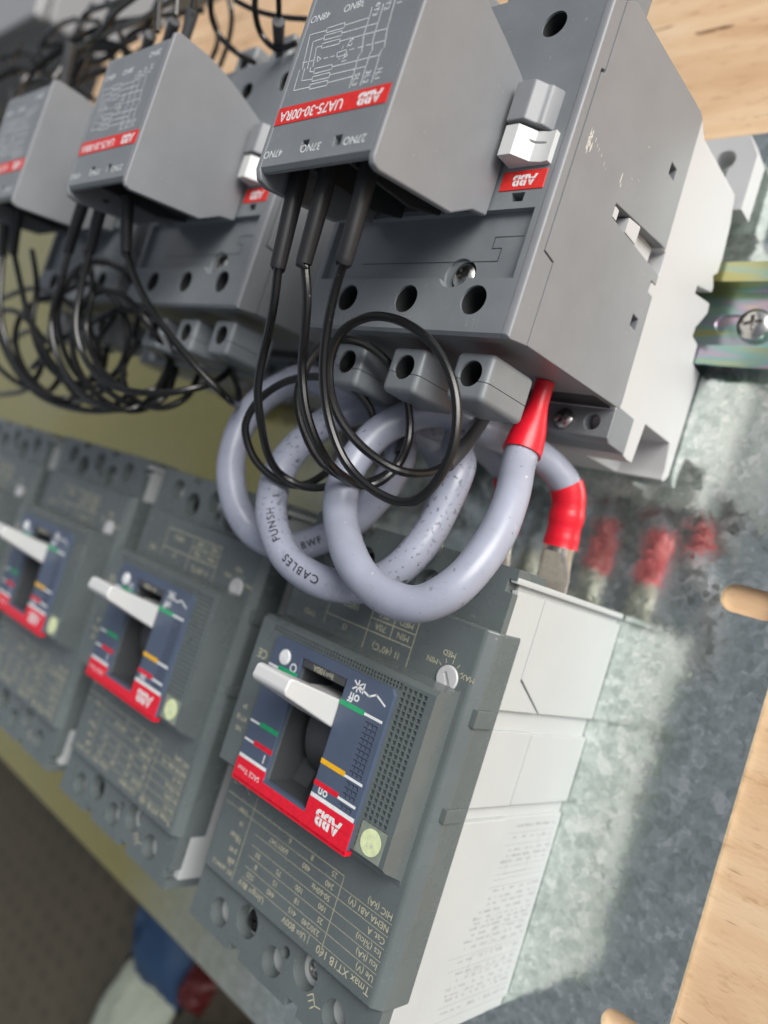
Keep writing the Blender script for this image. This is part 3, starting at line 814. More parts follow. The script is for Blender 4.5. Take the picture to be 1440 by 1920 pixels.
    # ---- locating block, latch and brand plate right of the resistor block
    bm = prism(B(), [(-13.4, 101.0), (-13.4, 107.8), (-8.4, 107.8), (-6.4, 105.2), (-5.4, 104.8), (-4.0, 102.2), (-4.0, 101.0)], 'y', 224.4, 234.2)
    obj('locating_block', bm, 'housing', t, bevel=0.5)
    bm = prism(B(), [(-13.2, 101.0), (-13.2, 107.2), (-9.6, 107.2), (-6.6, 103.6), (-4.0, 102.9), (-2.0, 103.2), (-1.8, 101.0)], 'y', 216.4, 223.8)
    nb = box(B(), -7.6, -4.0, 220.8, 221.3, 102.6, 108)
    latch = obj('latch', cut(bm, nb), 'toggle', t, bevel=0.55)
    bm = slab(B(), -13.9, -2.0, 210.7, 215.4, 101.85, 0.15)
    bp_ = obj('brand_plate', bm, 'red', t, bevel=0.05, seg=1)
    w, r = B(), B()
    logo(w, r, -7.6, 213.1, 102.03, 2.6, 0.98)
    obj('white_lettering', w, 'print', bp_, smooth=False)
    obj('letter_gap', r, 'red', bp_, smooth=False)
    # ---- insulated terminal covers above and below
    for top in (0, 1):
        for k in range(3):
            cx = -9.6 - 20.8 * k
            Y = (lambda y: y) if not top else (lambda y: 2 * 219.3 - y)
            bm = prism(B(), [(cx - 5.6, 97.0), (cx + 5.4, 97.0), (cx + 6.6, 80.5), (cx - 6.6, 80.5)], 'y', *sorted((Y(161.8), Y(173.6))))
            bmesh.ops.bevel(bm, geom=bm.edges[:], offset=1.5, segments=4, profile=0.5, affect='EDGES')
            h = cyl(B(), (cx, Y(168.3)), 'z', 3.2, 84, 110)
            g1 = box(B(), cx - 20, cx - 1.5, *sorted((Y(166.9), Y(167.03))), 60, 120)
            g2 = box(B(), cx + 1.5, cx + 20, *sorted((Y(166.5), Y(166.63))), 60, 120)
            gg = B()
            for c in (h, g1, g2):
                me = to_mesh(c); gg.from_mesh(me); bpy.data.meshes.remove(me)
            tcv = obj('terminal_cover', cut(bm, gg), 'cover', t, bevel=0.12, seg=1)
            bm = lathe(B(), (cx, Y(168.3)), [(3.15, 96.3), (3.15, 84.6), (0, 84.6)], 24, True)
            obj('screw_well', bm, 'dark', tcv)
    # ---- body behind the covers, flange with its screw
    for top in (0,):
        Y = (lambda y: y) if not top else (lambda y: 2 * 219.3 - y)
        bm = box(B(), -67.5, -0.6, *sorted((Y(178.8), Y(186))), 45.5, 93)
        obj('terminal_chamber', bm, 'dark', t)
        bm = prism(B(), [(Y(169.4), 34.2), (Y(169.4), 44.5), (Y(170.6), 46.0), (Y(180.2), 46.0), (Y(180.2), 34.2)], 'x', -69.0, 1.1)
        hs = B()
        for x in (-5.0, -26, -47):
            cyl(hs, (x, Y(174.6)), 'z', 2.2, 36, 50)
        fl = obj('flange', cut(bm, hs), 'cover', t, bevel=0.6, seg=3)
        for x in (-13.4, -34.4, -55.4):
            obj('flange_screw', screw_bm(x, Y(174.4), 46.2, 3.0, 1.7, 0.6 + x), 'steel', fl)
    # ---- resistor block on the front
    rb = B()
    box(rb, -51.8, -17.0, 207.5, 238, 101.9, 136.4)
    blk = obj('resistor_block', rb, 'dark', t)
    prof = [(197.0, 139.3), (195.4, 138.6), (195.0, 136.8), (198.9, 113.6), (203.2, 107.3), (204.6, 102.0), (236.4, 102.0), (238.3, 106.2), (240.6, 113.6), (242.6, 121.0), (243.6, 128), (243.4, 137.6), (242.4, 139.3)]
    obj('side_plate', prism(B(), prof, 'x', -16.9, -15.1), 'housing', blk, bevel=0.5, seg=3)
    prof2 = [(197.9, 139.3), (195.7, 138.2), (195.1, 135.4), (198.9, 113.6), (203.2, 107.3), (204.6, 102.0), (236.4, 102.0), (238.3, 106.2), (241.2, 113.6), (244.6, 121.0), (246.4, 129), (246.0, 134), (244.0, 137), (241.0, 139.3)]
    obj('side_plate', prism(B(), prof2, 'x', -54.2, -52.4), 'housing', blk, bevel=0.5, seg=3)
    bm = prism(B(), [(198.2, 139.25), (197.4, 138.2), (197.4, 137.2), (240.9, 137.2), (240.9, 139.25)], 'x', -52.45, -16.85)
    nt_ = B()
    box(nt_, -29.2, -26.9, 200.5, 202.9, 134, 142)
    box(nt_, -39.9, -37.6, 200.8, 203.2, 134, 142)
    fp = obj('front_plate', cut(bm, nt_), 'cover', blk, bevel=0.25)
    bm = B()
    for x in (-40.8, -28.2):
        prism(bm, [(199.5, 135.8), (201.0, 114), (204.5, 104), (208, 104), (208, 135.8)], 'x', x - 0.6, x + 0.6)
    obj('rib', bm, 'dark', blk, bevel=0.15, seg=1)  # near-black ribs: deep shade between the sleeves put into the colour
    bm = slab(B(), -52.4, -16.9, 208.3, 212.6, 139.25, 0.12)
    obj('brand_strip', bm, 'red', blk)
    w, r = B(), B()
    logo(w, r, -22.2, 210.45, 139.40, 2.75, 1.0)
    text(w, 'UA75-30-00RA', -40.6, 210.35, 139.40, 3.5, bold=0.05, sx=0.96)
    z = 139.30
    for s, x, y, sz in (('47NO', -49.3, 201.2, 2.6), ('37NO', -36.3, 201.2, 2.6), ('27NO', -22.6, 201.2, 2.6), ('48NO', -48.6, 234.6, 2.6), ('38NO', -37.4, 234.6, 2.6), ('28NO', -23.4, 237.6, 2.6)):
        text(w, s, x, y, z, sz)
    for s, x, y in (('6T3', -29.4, 231.6), ('4T2', -26.2, 232.2), ('2T1', -22.8, 232.6), ('5L3', -28.6, 215.4), ('3L2', -25.3, 215.4), ('1L1', -22.0, 215.5), ('A2', -34.6, 225.3), ('A1', -34.8, 221.6)):
        text(w, s, x, y, z, 2.1, R=(0, -1, 0), U=(1, 0, 0))
    for l in DIAGRAM:
        strip(w, l, 0.19, z)
    obj('white_lettering', w, 'print', blk, smooth=False)
    obj('letter_gap', r, 'red', blk, smooth=False)
    return t

# ================================================================== circuit breaker
def make_breaker():
    t = thing('circuit_breaker', (-38, 65, 0), 'three pole circuit breaker with white toggle, nearest one under the grey cable loops', 'circuit breaker', 'circuit breakers in a row')
    W = 76.2
    b = B()
    box(b, -W + 1.7, -1.7, 2.5, 126.6, 0.3, 62)
    base = obj('base', b, 'mwhite', t, bevel=0.3)
    for sgn in (1, -1):
        X = (lambda x: x) if sgn == 1 else (lambda x: -W - x)
        def blk(poly, d, bev=0.35, deep=-2.2):
            obj('side_panel', prism(B(), poly, 'x', *sorted((X(deep), X(d)))), 'mwhite', t, bevel=bev)
        # lip along the top, then three fields front and back with the seam between them
        blk([(125.6, 1), (125.6, 66), (127.3, 66), (127.3, 1)], 0.0)
        blk([(93.4, 35.5), (101.8, 49.9), (124.0, 49.9), (124.0, 64), (93.4, 64)], -0.15)
        blk([(93.4, 0.4), (93.4, 34.6), (102.2, 49.3), (124.0, 49.3), (124.0, 0.4)], -0.25)
        blk([(67.3, 35.2), (67.3, 62), (88.0, 62), (88.0, 35.2)], -0.2)
        blk([(67.3, 0.4), (67.3, 34.6), (87.4, 34.6), (87.4, 0.4)], -0.3)
        blk([(2.6, 50.4), (22, 50.4), (29.6, 46.4), (47.6, 34.9), (63.8, 34.9), (63.8, 62), (2.6, 62)], 0.0, 0.5)
        blk([(6.4, 0.4), (3.4, 12), (3.0, 50.0), (22, 50.0), (29.3, 46.0), (47.4, 34.5), (63.6, 34.5), (63.6, 0.4)], -0.75, 0.4)
        bm = prism(B(), [(88.4, 58.6), (88.4, 67), (93.2, 67), (93.2, 60.2), (92.4, 58.6)], 'x', *sorted((X(-2.4), X(0.9))))
        obj('clip', bm, 'mcover', t, bevel=0.4)
        bm = prism(B(), [(64.2, 58.6), (64.2, 67), (68.0, 67), (68.0, 60), (67.4, 58.6)], 'x', *sorted((X(-2.4), X(0.9))))
        obj('clip', bm, 'mcover', t, bevel=0.4)
    # data printed on the lower side panel
    bm = B()
    rs = random.Random(3)
    xx = -0.70
    def sline(y0, y1, z0, z1):
        bm.faces.new([bm.verts.new(p) for p in ((xx, y0, z0), (xx, y1, z0), (xx, y1, z1), (xx, y0, z1))])
    y = 60.5
    while y > 6:
        zlo = 3.0
        zhi = 30.5 if y > 46 else (30.5 + (46 - y) * 0.55 if y > 24 else 40)
        if rs.random() < 0.22:
            sline(y, y + 0.12, zlo, zhi)
        else:
            zz = zlo + rs.uniform(0, 2)
            while zz < zhi - 3:
                l = rs.uniform(1.0, 4.6)
                n = max(1, int(l / 0.62))
                for q in range(n):
                    h = rs.uniform(0.45, 0.85)
                    sline(y, y + h, zz + q * 0.62, zz + q * 0.62 + rs.uniform(0.2, 0.42))
                zz += l + rs.uniform(0.5, 3.0)
        y -= rs.uniform(1.35, 2.2)
    for yy, a, c in ((57, 4, 11), (52, 14, 26), (31, 6, 22), (24, 6, 30)):
        strip_pts = ((yy, a), (yy, c), (yy - 5, c), (yy - 5, a))
        for (y0, z0), (y1, z1) in zip(strip_pts, strip_pts[1:] + strip_pts[:1]):
            sline(min(y0, y1) - .06, max(y0, y1) + .06, min(z0, z1) - .06, max(z0, z1) + .06)
    obj('side_print', bm, 'label', t, smooth=False)
    # ---- dark terminal shrouds at both ends
    for top in (0, 1):
        Y = (lambda y: y) if not top else (lambda y: 129.3 - y)
        bm = box(B(), -W + 0.2, -0.2, *sorted((Y(0), Y(17.5))), 52.0, 66.3)
        H = B()
        for x, yy, r in ((-63.4, 7.0, 3.7), (-38.4, 6.9, 3.7), (-13.6, 7.4, 3.7)):
            cyl(H, (x, Y(yy)), 'z', r * 0.86, 40, 68, r2=r * 1.08)
        for x, yy, r in ((-51.8, 10.6, 4.0), (-26.4, 11.2, 4.0)):
            cyl(H, (x, Y(yy)), 'z', r, 40, 68, r2=r * 1.12)
        cyl(H, (-34.8, Y(11.6)), 'z', 1.5, 40, 68)
        for x in (-53.4, -27.6):
            box(H, x - 2.3, x + 2.3, *sorted((Y(-2), Y(2.4))), 40, 70)
        box(H, -2.6, 2, *sorted((Y(3.0), Y(6.2))), 40, 70)
        sh = obj('terminal_shroud', cut(bm, H), 'mcover', t, bevel=0.45)
        for x, yy, r in ((-63.4, 7.0, 3.7), (-38.4, 6.9, 3.7), (-13.6, 7.4, 3.7)):
            bm = prism(B(), [(Y(yy) - 3.0, 53), (Y(yy) + 3.0, 53), (Y(yy) + 3.0, 60), (Y(yy) - 3.0, 60)], 'x', x - 0.3, x + 2.6)
            obj('terminal_contact', bm, 'mwhite', sh)
        obj('screw', screw_bm(-51.8, Y(10.6), 62.4, 3.2, 1.8, 0.4), 'black_steel', sh)
        obj('screw', screw_bm(-26.4, Y(11.2), 61.0, 3.2, 1.8, 1.0), 'black_steel' if top else 'steel', sh)
        if not top:
            bm = B()
            strip(bm, [(-21.4, 4.6), (-20.2, 6.0), (-18.2, 6.4)], 0.28, 66.36)
            strip(bm, [(-22.6, 5.8), (-21.0, 7.2), (-20.2, 6.0)], 0.28, 66.36)
            strip(bm, [(-23.4, 6.8), (-21.8, 8.2), (-21.0, 7.2)], 0.28, 66.36)
            obj('tool_symbol', bm, 'beige', sh, smooth=False)
    # ---- front cover between the shrouds
    bm = prism(B(), [(-W, 56), (-W, 66.0), (-W + 2.4, 68.7), (-2.6, 68.7), (0.15, 66.0), (0.15, 56)], 'y', 16.6, 112.9)
    well = box(B(), -50.4, -32.6, 53.2, 88.4, 40, 90)
    cov = obj('front_cover', cut(bm, well), 'mcover', t, bevel=0.8, seg=3)
    # ---- raised front with its grip lattice
    bp = [(44.8, 68.3), (47.6, 69.4), (50.2, 76.6), (51.2, 78.0), (94.0, 78.0), (95.2, 76.6), (96.0, 68.3)]
    bm = prism(B(), bp, 'x', -71.9, -4.7)
    bos = cut(bm, box(B(), -50.4, -32.6, 53.2, 88.4, 40, 90), box(B(), -15.3, -6.9, 51.9, 93.4, 77.3, 90), box(B(), -66.5, -15.2, 91.7, 93.4, 77.3, 90))
    boss = obj('raised_front', bos, 'mcover', t, bevel=0.9, seg=3)
    bm = B()
    for k in range(6):
        x = -15.3 + k * 1.68
        box(bm, x - 0.27, x + 0.27, 51.9, 93.4, 77.2, 77.98)
    for k in range(29):
        yy = 52.1 + k * 1.47
        box(bm, -15.3, -6.9, yy - 0.25, yy + 0.25, 77.2, 77.95)
    for k in range(46):
        x = -66.3 + k * 1.13
        box(bm, x - 0.22, x + 0.22, 91.7, 93.4, 77.2, 77.98)
    box(bm, -66.5, -15.3, 92.45, 92.75, 77.2, 77.95)
    lat = obj('grip_lattice', bm, 'mcover', boss, smooth=False, weld=False)
    lat['kind'] = 'stuff'
    # ---- adjusting dial
    bm = lathe(B(), (-9.7, 97.6), [(3.35, 67.5), (3.35, 68.9), (3.1, 69.2), (0, 69.2)])
    st = box(B(), -0.55, 0.55, -2.3, 2.0, 68.75, 72)
    bmesh.ops.rotate(st, verts=st.verts[:], cent=(0, 0, 0), matrix=Matrix.Rotation(0.62, 3, 'Z'))
    bmesh.ops.translate(st, verts=st.verts[:], vec=(-9.7, 97.4, 0))
    dial = obj('dial', cut(bm, st), 'white', t, bevel=0.12)
    bm = B()
    strip(bm, [(-9.0, 100.0), (-11.4, 98.6), (-8.2, 95.6), (-9.0, 100.0)], 0.14, 69.24)
    obj('pointer_mark', bm, 'faint', dial, smooth=False)
    # ---- beige print on the cover
    bm = B()
    z = 68.76
    for a in (((-23.3, 94.6), (-23.3, 108.0)), ((-40.0, 94.6), (-40.0, 108.2)), ((-57.0, 98), (-57.0, 108.2)), ((-31.4, 101), (-31.4, 108)), ((-57.0, 101.1), (-23.3, 101.1)), ((-40.0, 104.7), (-23.3, 104.7)), ((-57, 108.2), (-23.3, 108.2))):
        strip(bm, a, 0.24, z)
    for s, x, y, sz in (('I1 (40°C)', -31.6, 97.8, 2.7), ('I3', -48.5, 99.4, 2.5), ('MIN', -27.2, 103.0, 2.5), ('70A', -35.6, 103.0, 2.5), ('MED', -27.2, 106.6, 2.5), ('85A', -35.6, 106.6, 2.5), ('1000A', -48.5, 105.8, 2.5), ('TMD', -63.6, 99.4, 2.4), ('MIN', -15.8, 100.6, 2.1), ('MED', -11.2, 103.6, 2.1), ('MAX', -3.9, 99.6, 2.0)):
        text(bm, s, x, y, z, sz)
    for a in (0.5, 0.95, 1.4, 1.9, 2.35):
        strip(bm, [(-9.7 + 3.9 * math.cos(a + 0.1), 97.6 + 3.9 * math.sin(a + 0.1)), (-9.7 + 4.9 * math.cos(a + 0.1), 97.6 + 4.9 * math.sin(a + 0.1))], 0.2, z)
    rows = [(20.0, ['Tmax XT1B 160', '| Ui= 800V', 'Uimp= 8kV']), (23.2, ['Ue (V)', '230/240', '415', '440', '525', '690']), (26.3, ['Icu (kA)', '25', '18', '15', '8', '3']), (29.4, ['Ics (%Icu)', '100', '100', '75', '50', '50']),
            (32.5, ['Cat. A', '50-60Hz']), (35.6, ['NEMA AB1 (V)', '240', '480', '600Y/347']), (38.7, ['HIC (kA)', '25', '8', '6'])]
    for y, cells in rows:
        if len(cells) == 3:
            text(bm, cells[0], -4.0, y, z, 2.9, 'LEFT')
            text(bm, cells[1], -26.5, y, z, 2.5, 'LEFT')
            text(bm, cells[2], -46.0, y, z, 2.5, 'LEFT')
            text(bm, 'IEC 60947-2', -61, y, z, 1.9, 'LEFT')
            continue
        text(bm, cells[0], -4.0, y, z, 2.3, 'LEFT')
        for k, s in enumerate(cells[1:]):
            text(bm, s, -24.0 - k * 9.4, y, z, 2.1, 'LEFT')
    for k in range(6):
        strip(bm, [(-3.6, 21.6 + k * 3.1), (-57.0 if k < 5 else -73.0, 21.6 + k * 3.1)], 0.12, z)
    for a in (((-21.8, 18.5), (-21.8, 39.6)), ((-60.4, 18.5), (-60.4, 43.5)), ((-21.8, 39.9), (-73.0, 39.9)), ((-64, 42.4), (-67, 44.6)), ((-67, 44.6), (-70, 43.4)), ((-70.5, 43.2), (-72.5, 43.2))):
        strip(bm, a, 0.17, z)
    for y in (22, 26, 30, 34, 37.5):
        text(bm, random.choice(('2500', '160', '1s', '50/60', '8', '18')), -62.5, y, z, 1.9, 'LEFT')
    text(bm, 'CE', -67.6, 84.0, 78.06, 3.6)
    for y, s in ((68.0, '3P'), (64.6, 'XT1B'), (61.4, '160')):
        text(bm, s, -67.6, y, 78.06, 2.0)
    obj('beige_lettering', bm, 'beige', t, smooth=False)
    # ---- navy bezel round the toggle, with its bands and marks
    bm = prism(B(), [(-62.9, 50.2), (-62.9, 90.2), (-61.8, 91.4), (-17.2, 91.4), (-15.9, 90.0), (-15.9, 50.2)], 'z', 77.2, 79.2)
    bez = obj('bezel', cut(bm, box(B(), -50.4, -32.6, 53.4, 88.4, 70, 90)), 'bezel', t, bevel=0.35)
    bm = box(B(), -49.9, -33.1, 86.2, 88.6, 76.2, 78.9)
    cn = obj('rating_plate', bm, 'well', bez, bevel=0.2)
    bm = B()
    text(bm, 'In=100A', -41.5, 87.3, 78.95, 2.3)
    obj('rating_lettering', bm, 'beige', bez, smooth=False)
    z = 79.2
    bm = B()
    slab(bm, -62.95, -50.4, 49.2, 55.4, z, 0.12); slab(bm, -50.5, -32.5, 49.2, 52.7, z, 0.12); slab(bm, -32.6, -15.85, 49.2, 57.2, z, 0.12)
    box(bm, -62.95, -15.85, 48.9, 50.2, 76.6, 79.32)
    obj('red_band', bm, 'mred', bez, bevel=0.3)
    w = B()
    r = B()
    for x0, x1, yy, hgt in ((-23.4, -17.0, 82.6, 0.7), (-23.4, -17.0, 66.4, 0.7), (-23.4, -17.0, 60.7, 0.7), (-62.6, -58.5, 82.7, 0.6), (-62.6, -58.5, 66.0, 0.6), (-62.6, -58.5, 60.6, 0.6)):
        quad(w, x0, x1, yy - hgt / 2, yy + hgt / 2, z + 0.05)
    quad(w, -32.4, -16.2, 57.25, 58.3, z + 0.05)
    quad(w, -62.6, -50.5, 55.45, 56.4, z + 0.05)
    for s, x, y, sz in (('off', -28.2, 84.9, 3.6), ('on', -28.6, 58.0 + 1.3, 3.4), ('O', -52.6, 84.7, 3.6), ('I', -52.6, 58.4, 3.4)):
        text(w, s, x, y, z + 0.05, sz, bold=0.06)
    strip(w, [(-27.6, 88.2), (-23.6, 87.0), (-21.4, 88.2), (-17.8, 86.6)], 0.5, z + 0.05)
    for a in ((-29.6, 87.0, -26.6, 89.2), (-29.6, 89.2, -26.6, 87.0), (-28.1, 86.6, -28.1, 89.6), (-26.0, 86.9, -26.0, 89.4)):
        strip(w, [a[:2], a[2:]], 0.42, z + 0.05)
    logo(w, r, -24.0, 53.9, z + 0.17, 3.7, 0.98)
    text(w, 'SACE Tmax', -56.6, 52.6, z + 0.17, 2.0)
    lathe(w, (-57.0, 86.3), [(2.2, z - 0.5), (2.2, z + 0.25), (1.9, z + 0.5), (0, z + 0.55)])
    obj('white_lettering', w, 'print', bez, smooth=False)
    obj('letter_gap', r, 'mred', bez, smooth=False)
    for nm, mt, qs in (('green_mark', 'green', ((-32.5, -23.5, 82.6), (-58.3, -50.5, 82.9), (-58.3, -50.5, 66.2))), ('yellow_mark', 'yellow', ((-32.5, -23.5, 66.6),)), ('red_mark', 'mred', ((-32.5, -23.5, 61.0), (-58.3, -50.5, 60.8)))):
        for x0, x1, yy in qs:
            obj(nm, slab(B(), x0, x1, yy - 0.65, yy + 0.65, z, 0.06), mt, bez)
    bm = B()
    for j in range(20):
        yy = 81.0 - j * 1.42
        if min(abs(yy - 66.4), abs(yy - 60.7)) < 0.9:
            continue
        for k in range(3):
            x = -18.6 - k * 1.5
            strip(bm, [(x - 0.6, yy), (x + 0.5, yy), (x + 0.5, yy - 0.85)], 0.24, z + 0.04)
    hs = obj('hatching', bm, 'ink', bez, smooth=False)
    hs['kind'] = 'stuff'
    # ---- toggle and the well it swings in
    bm = B()
    box(bm, -50.9, -50.2, 53.0, 88.6, 46, 77); box(bm, -32.8, -32.1, 53.0, 88.6, 46, 77)
    box(bm, -50.9, -32.1, 52.8, 53.5, 46, 77); box(bm, -50.9, -32.1, 88.1, 88.8, 46, 77)
    box(bm, -50.9, -32.1, 52.8, 88.8, 45, 46)
    prism(bm, [(53.4, 77), (53.4, 68), (60, 66), (60, 64), (53.4, 62)], 'x', -50.3, -44)
    obj('toggle_well', bm, 'well', t)
    bm = cyl(B(), (72, 58), 'x', 16.0, -46.0, -35.0, 40)
    obj('toggle_drum', bm, 'well', t, bevel=0.6)
    bm = prism(B(), [(73.4, 70), (82.6, 70), (82.6, 78), (86.8, 97.4), (86.4, 98.6), (83.4, 99.2), (82.2, 98.4), (75.2, 79)], 'x', -46.4, -32.9)
    bmesh.ops.bevel(bm, geom=bm.edges[:], offset=1.15, segments=4, profile=0.5, affect='EDGES', clamp_overlap=True)
    gr = B()
    for k in range(4):
        yv = 95.6 - k * 1.8
        cx_ = 82.6 + (yv - 78) * (86.8 - 82.6) / 19.4
        box(gr, -45.2, -37.0, cx_ - 0.35, cx_ + 2, yv - 0.35, yv + 0.35)
    obj('toggle', cut(bm, gr), 'toggle', t, bevel=0.1, seg=1)
    # ---- inspection sticker
    bm = slab(B(), -14.6, -6.2, 51.4, 59.0, 78.0, 0.1)
    fl = obj('film_label', bm, 'clear', t)
    bm = lathe(B(), (-10.3, 55.2), [(3.2, 77.9), (3.2, 78.2), (0, 78.2)], 36)
    stk = obj('round_sticker', bm, 'sticker', t)
    bm = B()
    text(bm, 'A 7', -10.3, 54.6, 78.24, 1.7); text(bm, 'QC', -9.4, 56.9, 78.24, 1.1)
    obj('sticker_lettering', bm, 'faint', stk, smooth=False)
    return t

con = make_contactor()
brk = make_breaker()
CON = [con]
for i, (dx, dy, dz, yaw, lab) in enumerate((
        (-102.2, 4.6, 0, 0.0, 'grey contactor with resistor block, middle one of the three on the rail'),
        (-183.0, 4.9, 0, 0.004, 'blurred grey contactor with resistor block, furthest left and farthest from the loops'))):
    c = copy_tree(con)
    c.location = (con.location[0] + dx * S, con.location[1] + dy * S, 0)
    c.rotation_euler = (0, 0, yaw)
    c['label'] = lab
    CON.append(c)
for i, (dx, dy, yaw, lab) in enumerate((
        (-90.2, -0.7, 0.0, 'three pole circuit breaker with white toggle, second from the right edge of the plate'),
        (-178.4, 0.2, 0.004, 'blurred circuit breaker with white toggle, third from the right edge of the plate'),
        (-267.6, -0.8, 0.0, 'circuit breaker showing only its dark right side, cut off at the far left'))):
    c = copy_tree(brk)
    c.location = (brk.location[0] + dx * S, brk.location[1] + dy * S, 0)
    c.rotation_euler = (0, 0, yaw)
    c['label'] = lab

# ================================================================== grey power cables
def on_tube(bm, s, path, r, i0, size, rev=False):
    """lettering wrapped on the camera-side of a cable, starting at sample i0"""
    T, N = frames(path)
    eye = Vector((103.2, 123.3, 235.4))
    cu = bpy.data.curves.new('t', 'FONT'); cu.body = s; cu.size = size; cu.align_x = 'LEFT'; cu.align_y = 'CENTER'; cu.offset = 0.04; cu.space_character = 1.25
    ob = bpy.data.objects.new('t', cu)
    me = bpy.data.meshes.new_from_object(ob)
    tb = B(); tb.from_mesh(me)                      # fine enough to follow the round sheath
    for _ in range(4):
        bmesh.ops.triangulate(tb, faces=tb.faces[:])
        lg = [e for e in tb.edges if e.calc_length() > 0.45]
        if not lg:
            break
        bmesh.ops.subdivide_edges(tb, edges=lg, cuts=1)
    bmesh.ops.triangulate(tb, faces=tb.faces[:])
    tb.to_mesh(me); tb.free()
    L = [0.0]
    for a, b in zip(path, path[1:]):
        L.append(L[-1] + (b - a).length)
    def at(d):
        for i in range(len(path) - 1):
            if L[i + 1] >= d:
                f = (d - L[i]) / max(1e-6, L[i + 1] - L[i])
                return path[i].lerp(path[i + 1], f), T[i].lerp(T[i + 1], f).normalized()
        return path[-1], T[-1]
    vs = []
    for v in me.vertices:
        d = L[i0] + (-v.co.x if rev else v.co.x)
        p, tt = at(d)
        n = (eye - p); n = (n - tt * n.dot(tt)).normalized()
        u = n.cross(-tt if rev else tt)
        a = v.co.y / r
        vs.append(bm.verts.new(p + (n * math.cos(a) + u * math.sin(a)) * (r + 0.06)))
    for p in me.polygons:
        try:
            bm.faces.new([vs[i] for i in p.vertices])
        except ValueError:
            pass
    bpy.data.objects.remove(ob); bpy.data.curves.remove(cu); bpy.data.meshes.remove(me)

CABLE_R = 4.5
def wrap_r(base, n, amp, seed, taper=0.0):
    rs = random.Random(seed)
    lv = [base + rs.uniform(-amp, amp) for _ in range(n + 1)]
    def f(t):
        k = min(n - 1, int(t * n)); u = t * n - k
        return (lv[k] + (lv[k + 1] - lv[k]) * (1 if u > 0.85 else u * 0.3)) * (1 - taper * 0.5 * (lambda q: q * q * (3 - 2 * q))(max(0.0, min(1.0, (0.95 - t) / 0.75))))
    return f

def power_cable(pts, label, letters):
    t = thing('power_cable', pts[0], label, 'cable', 'grey cables looped between contactor and breaker')
    path = relax(spline(pts, 14), 5)
    n = len(path)
    ph = pts[0][0]
    a, b = int(n * (0.088 if not letters else 0.045)), int(n * 0.885)
    obj('sheath', tube(B(), path[a - 4:(b + 4 if not letters or letters[0][0] != 'BWF' else int(n * 0.972))], (lambda f: CABLE_R * (1 + 0.022 * math.sin(f * 23 + ph) + 0.014 * math.sin(f * 61 + ph * 2))), 28), 'cable_grimy' if letters and letters[0][0] != 'BWF' else 'cable', t)
    obj('tape_wrap', tube(B(), relax(path[:a + 1], 2), wrap_r(5.05, 5, 0.16, 5, 1.0), 28), 'tape', t)
    if not letters or letters[0][0] != 'BWF':
        obj('tape_wrap', tube(B(), path[b:int(n * 0.972)], wrap_r(5.0, 6, 0.22, 9), 28), 'tape', t)
    # flattened cable lug reaching into the breaker
    e = path[int(n * 0.972) - 1]
    secs = [(2.0, 4.6, 4.6, 0.0), (-2.0, 4.6, 4.4, 0.0), (-5.5, 5.0, 3.2, -0.4), (-9.0, 5.4, 1.6, -1.4), (-13, 5.4, 1.3, -1.8), (-20.0, 5.2, 1.3, -1.8)]
    bm = B()
    rings = []
    for dy, rx, rz, dz in secs:
        ring = []
        for k in range(26):
            an = k * 2 * math.pi / 26
            cx, cz = math.cos(an), math.sin(an)
            dent = 1.0
            if dy < -3 and cz > 0:
                dent = 0.35 + 0.65 * abs(cx)          # crimp groove on the front
            ring.append(bm.verts.new((e.x + rx * cx, e.y + dy, e.z + dz + rz * cz * dent)))
        rings.append(ring)
    for A, Z in zip(rings, rings[1:]):
        for k in range(26):
            bm.faces.new((A[k], A[(k + 1) % 26], Z[(k + 1) % 26], Z[k]))
    bm.faces.new(rings[0]); bm.faces.new(rings[-1])
    bmesh.ops.recalc_face_normals(bm, faces=bm.faces[:])
    obj('lug', bm, 'tin', t, bevel=0.2)
    if letters:
        bm = B()
        for s, f, sz, rev in letters:
            on_tube(bm, s, path, CABLE_R, int(n * f), sz, rev)
        obj('black_lettering', bm, 'ink', t, smooth=False)
    return t

power_cable(P1, 'thick lavender grey cable, front loop of three, ending in bright red tape', [])
power_cable(P2, 'thick grey cable, middle loop, with black lettering down its left side', [('CABLES    FUNSH', 0.375, 3.1, False)])
power_cable(P3, 'thick grey cable, hindmost loop of three, mostly hidden behind the others', [('BWF', 0.302, 2.9, True)])

# ================================================================== thin black control wires
def control_wire(pts, label, sleeves=(), r=1.12, group='thin black wires of the resistor blocks', sleeve_r=1.95, step=10):
    t = thing('control_wire', pts[0], label, 'wire', group)
    path = relax(spline(pts, step), 8)
    obj('insulation', tube(B(), path, r, 10), 'wire', t)
    for sp, rr, mt in sleeves:
        p = relax(spline(sp, 8), 2)
        bm = tube(B(), p, (lambda f, rr=rr: rr * (1.0 + 0.10 * math.sin(f * 3.0 + rr))), 16)
        obj('shrink_sleeve', bm, mt, t, bevel=0.15, seg=1)
    return t

def up(p, top, k=3):
    """sleeve from inside the block down to the start of the wire p"""
    a, b = Vector(top), Vector(p[0])
    d = (Vector(p[1]) - Vector(p[0])).normalized()
    m = a.lerp(b, 0.55) + Vector((0.6, 0, 0.4))
    return [a, m, b, b + d * 0.8]

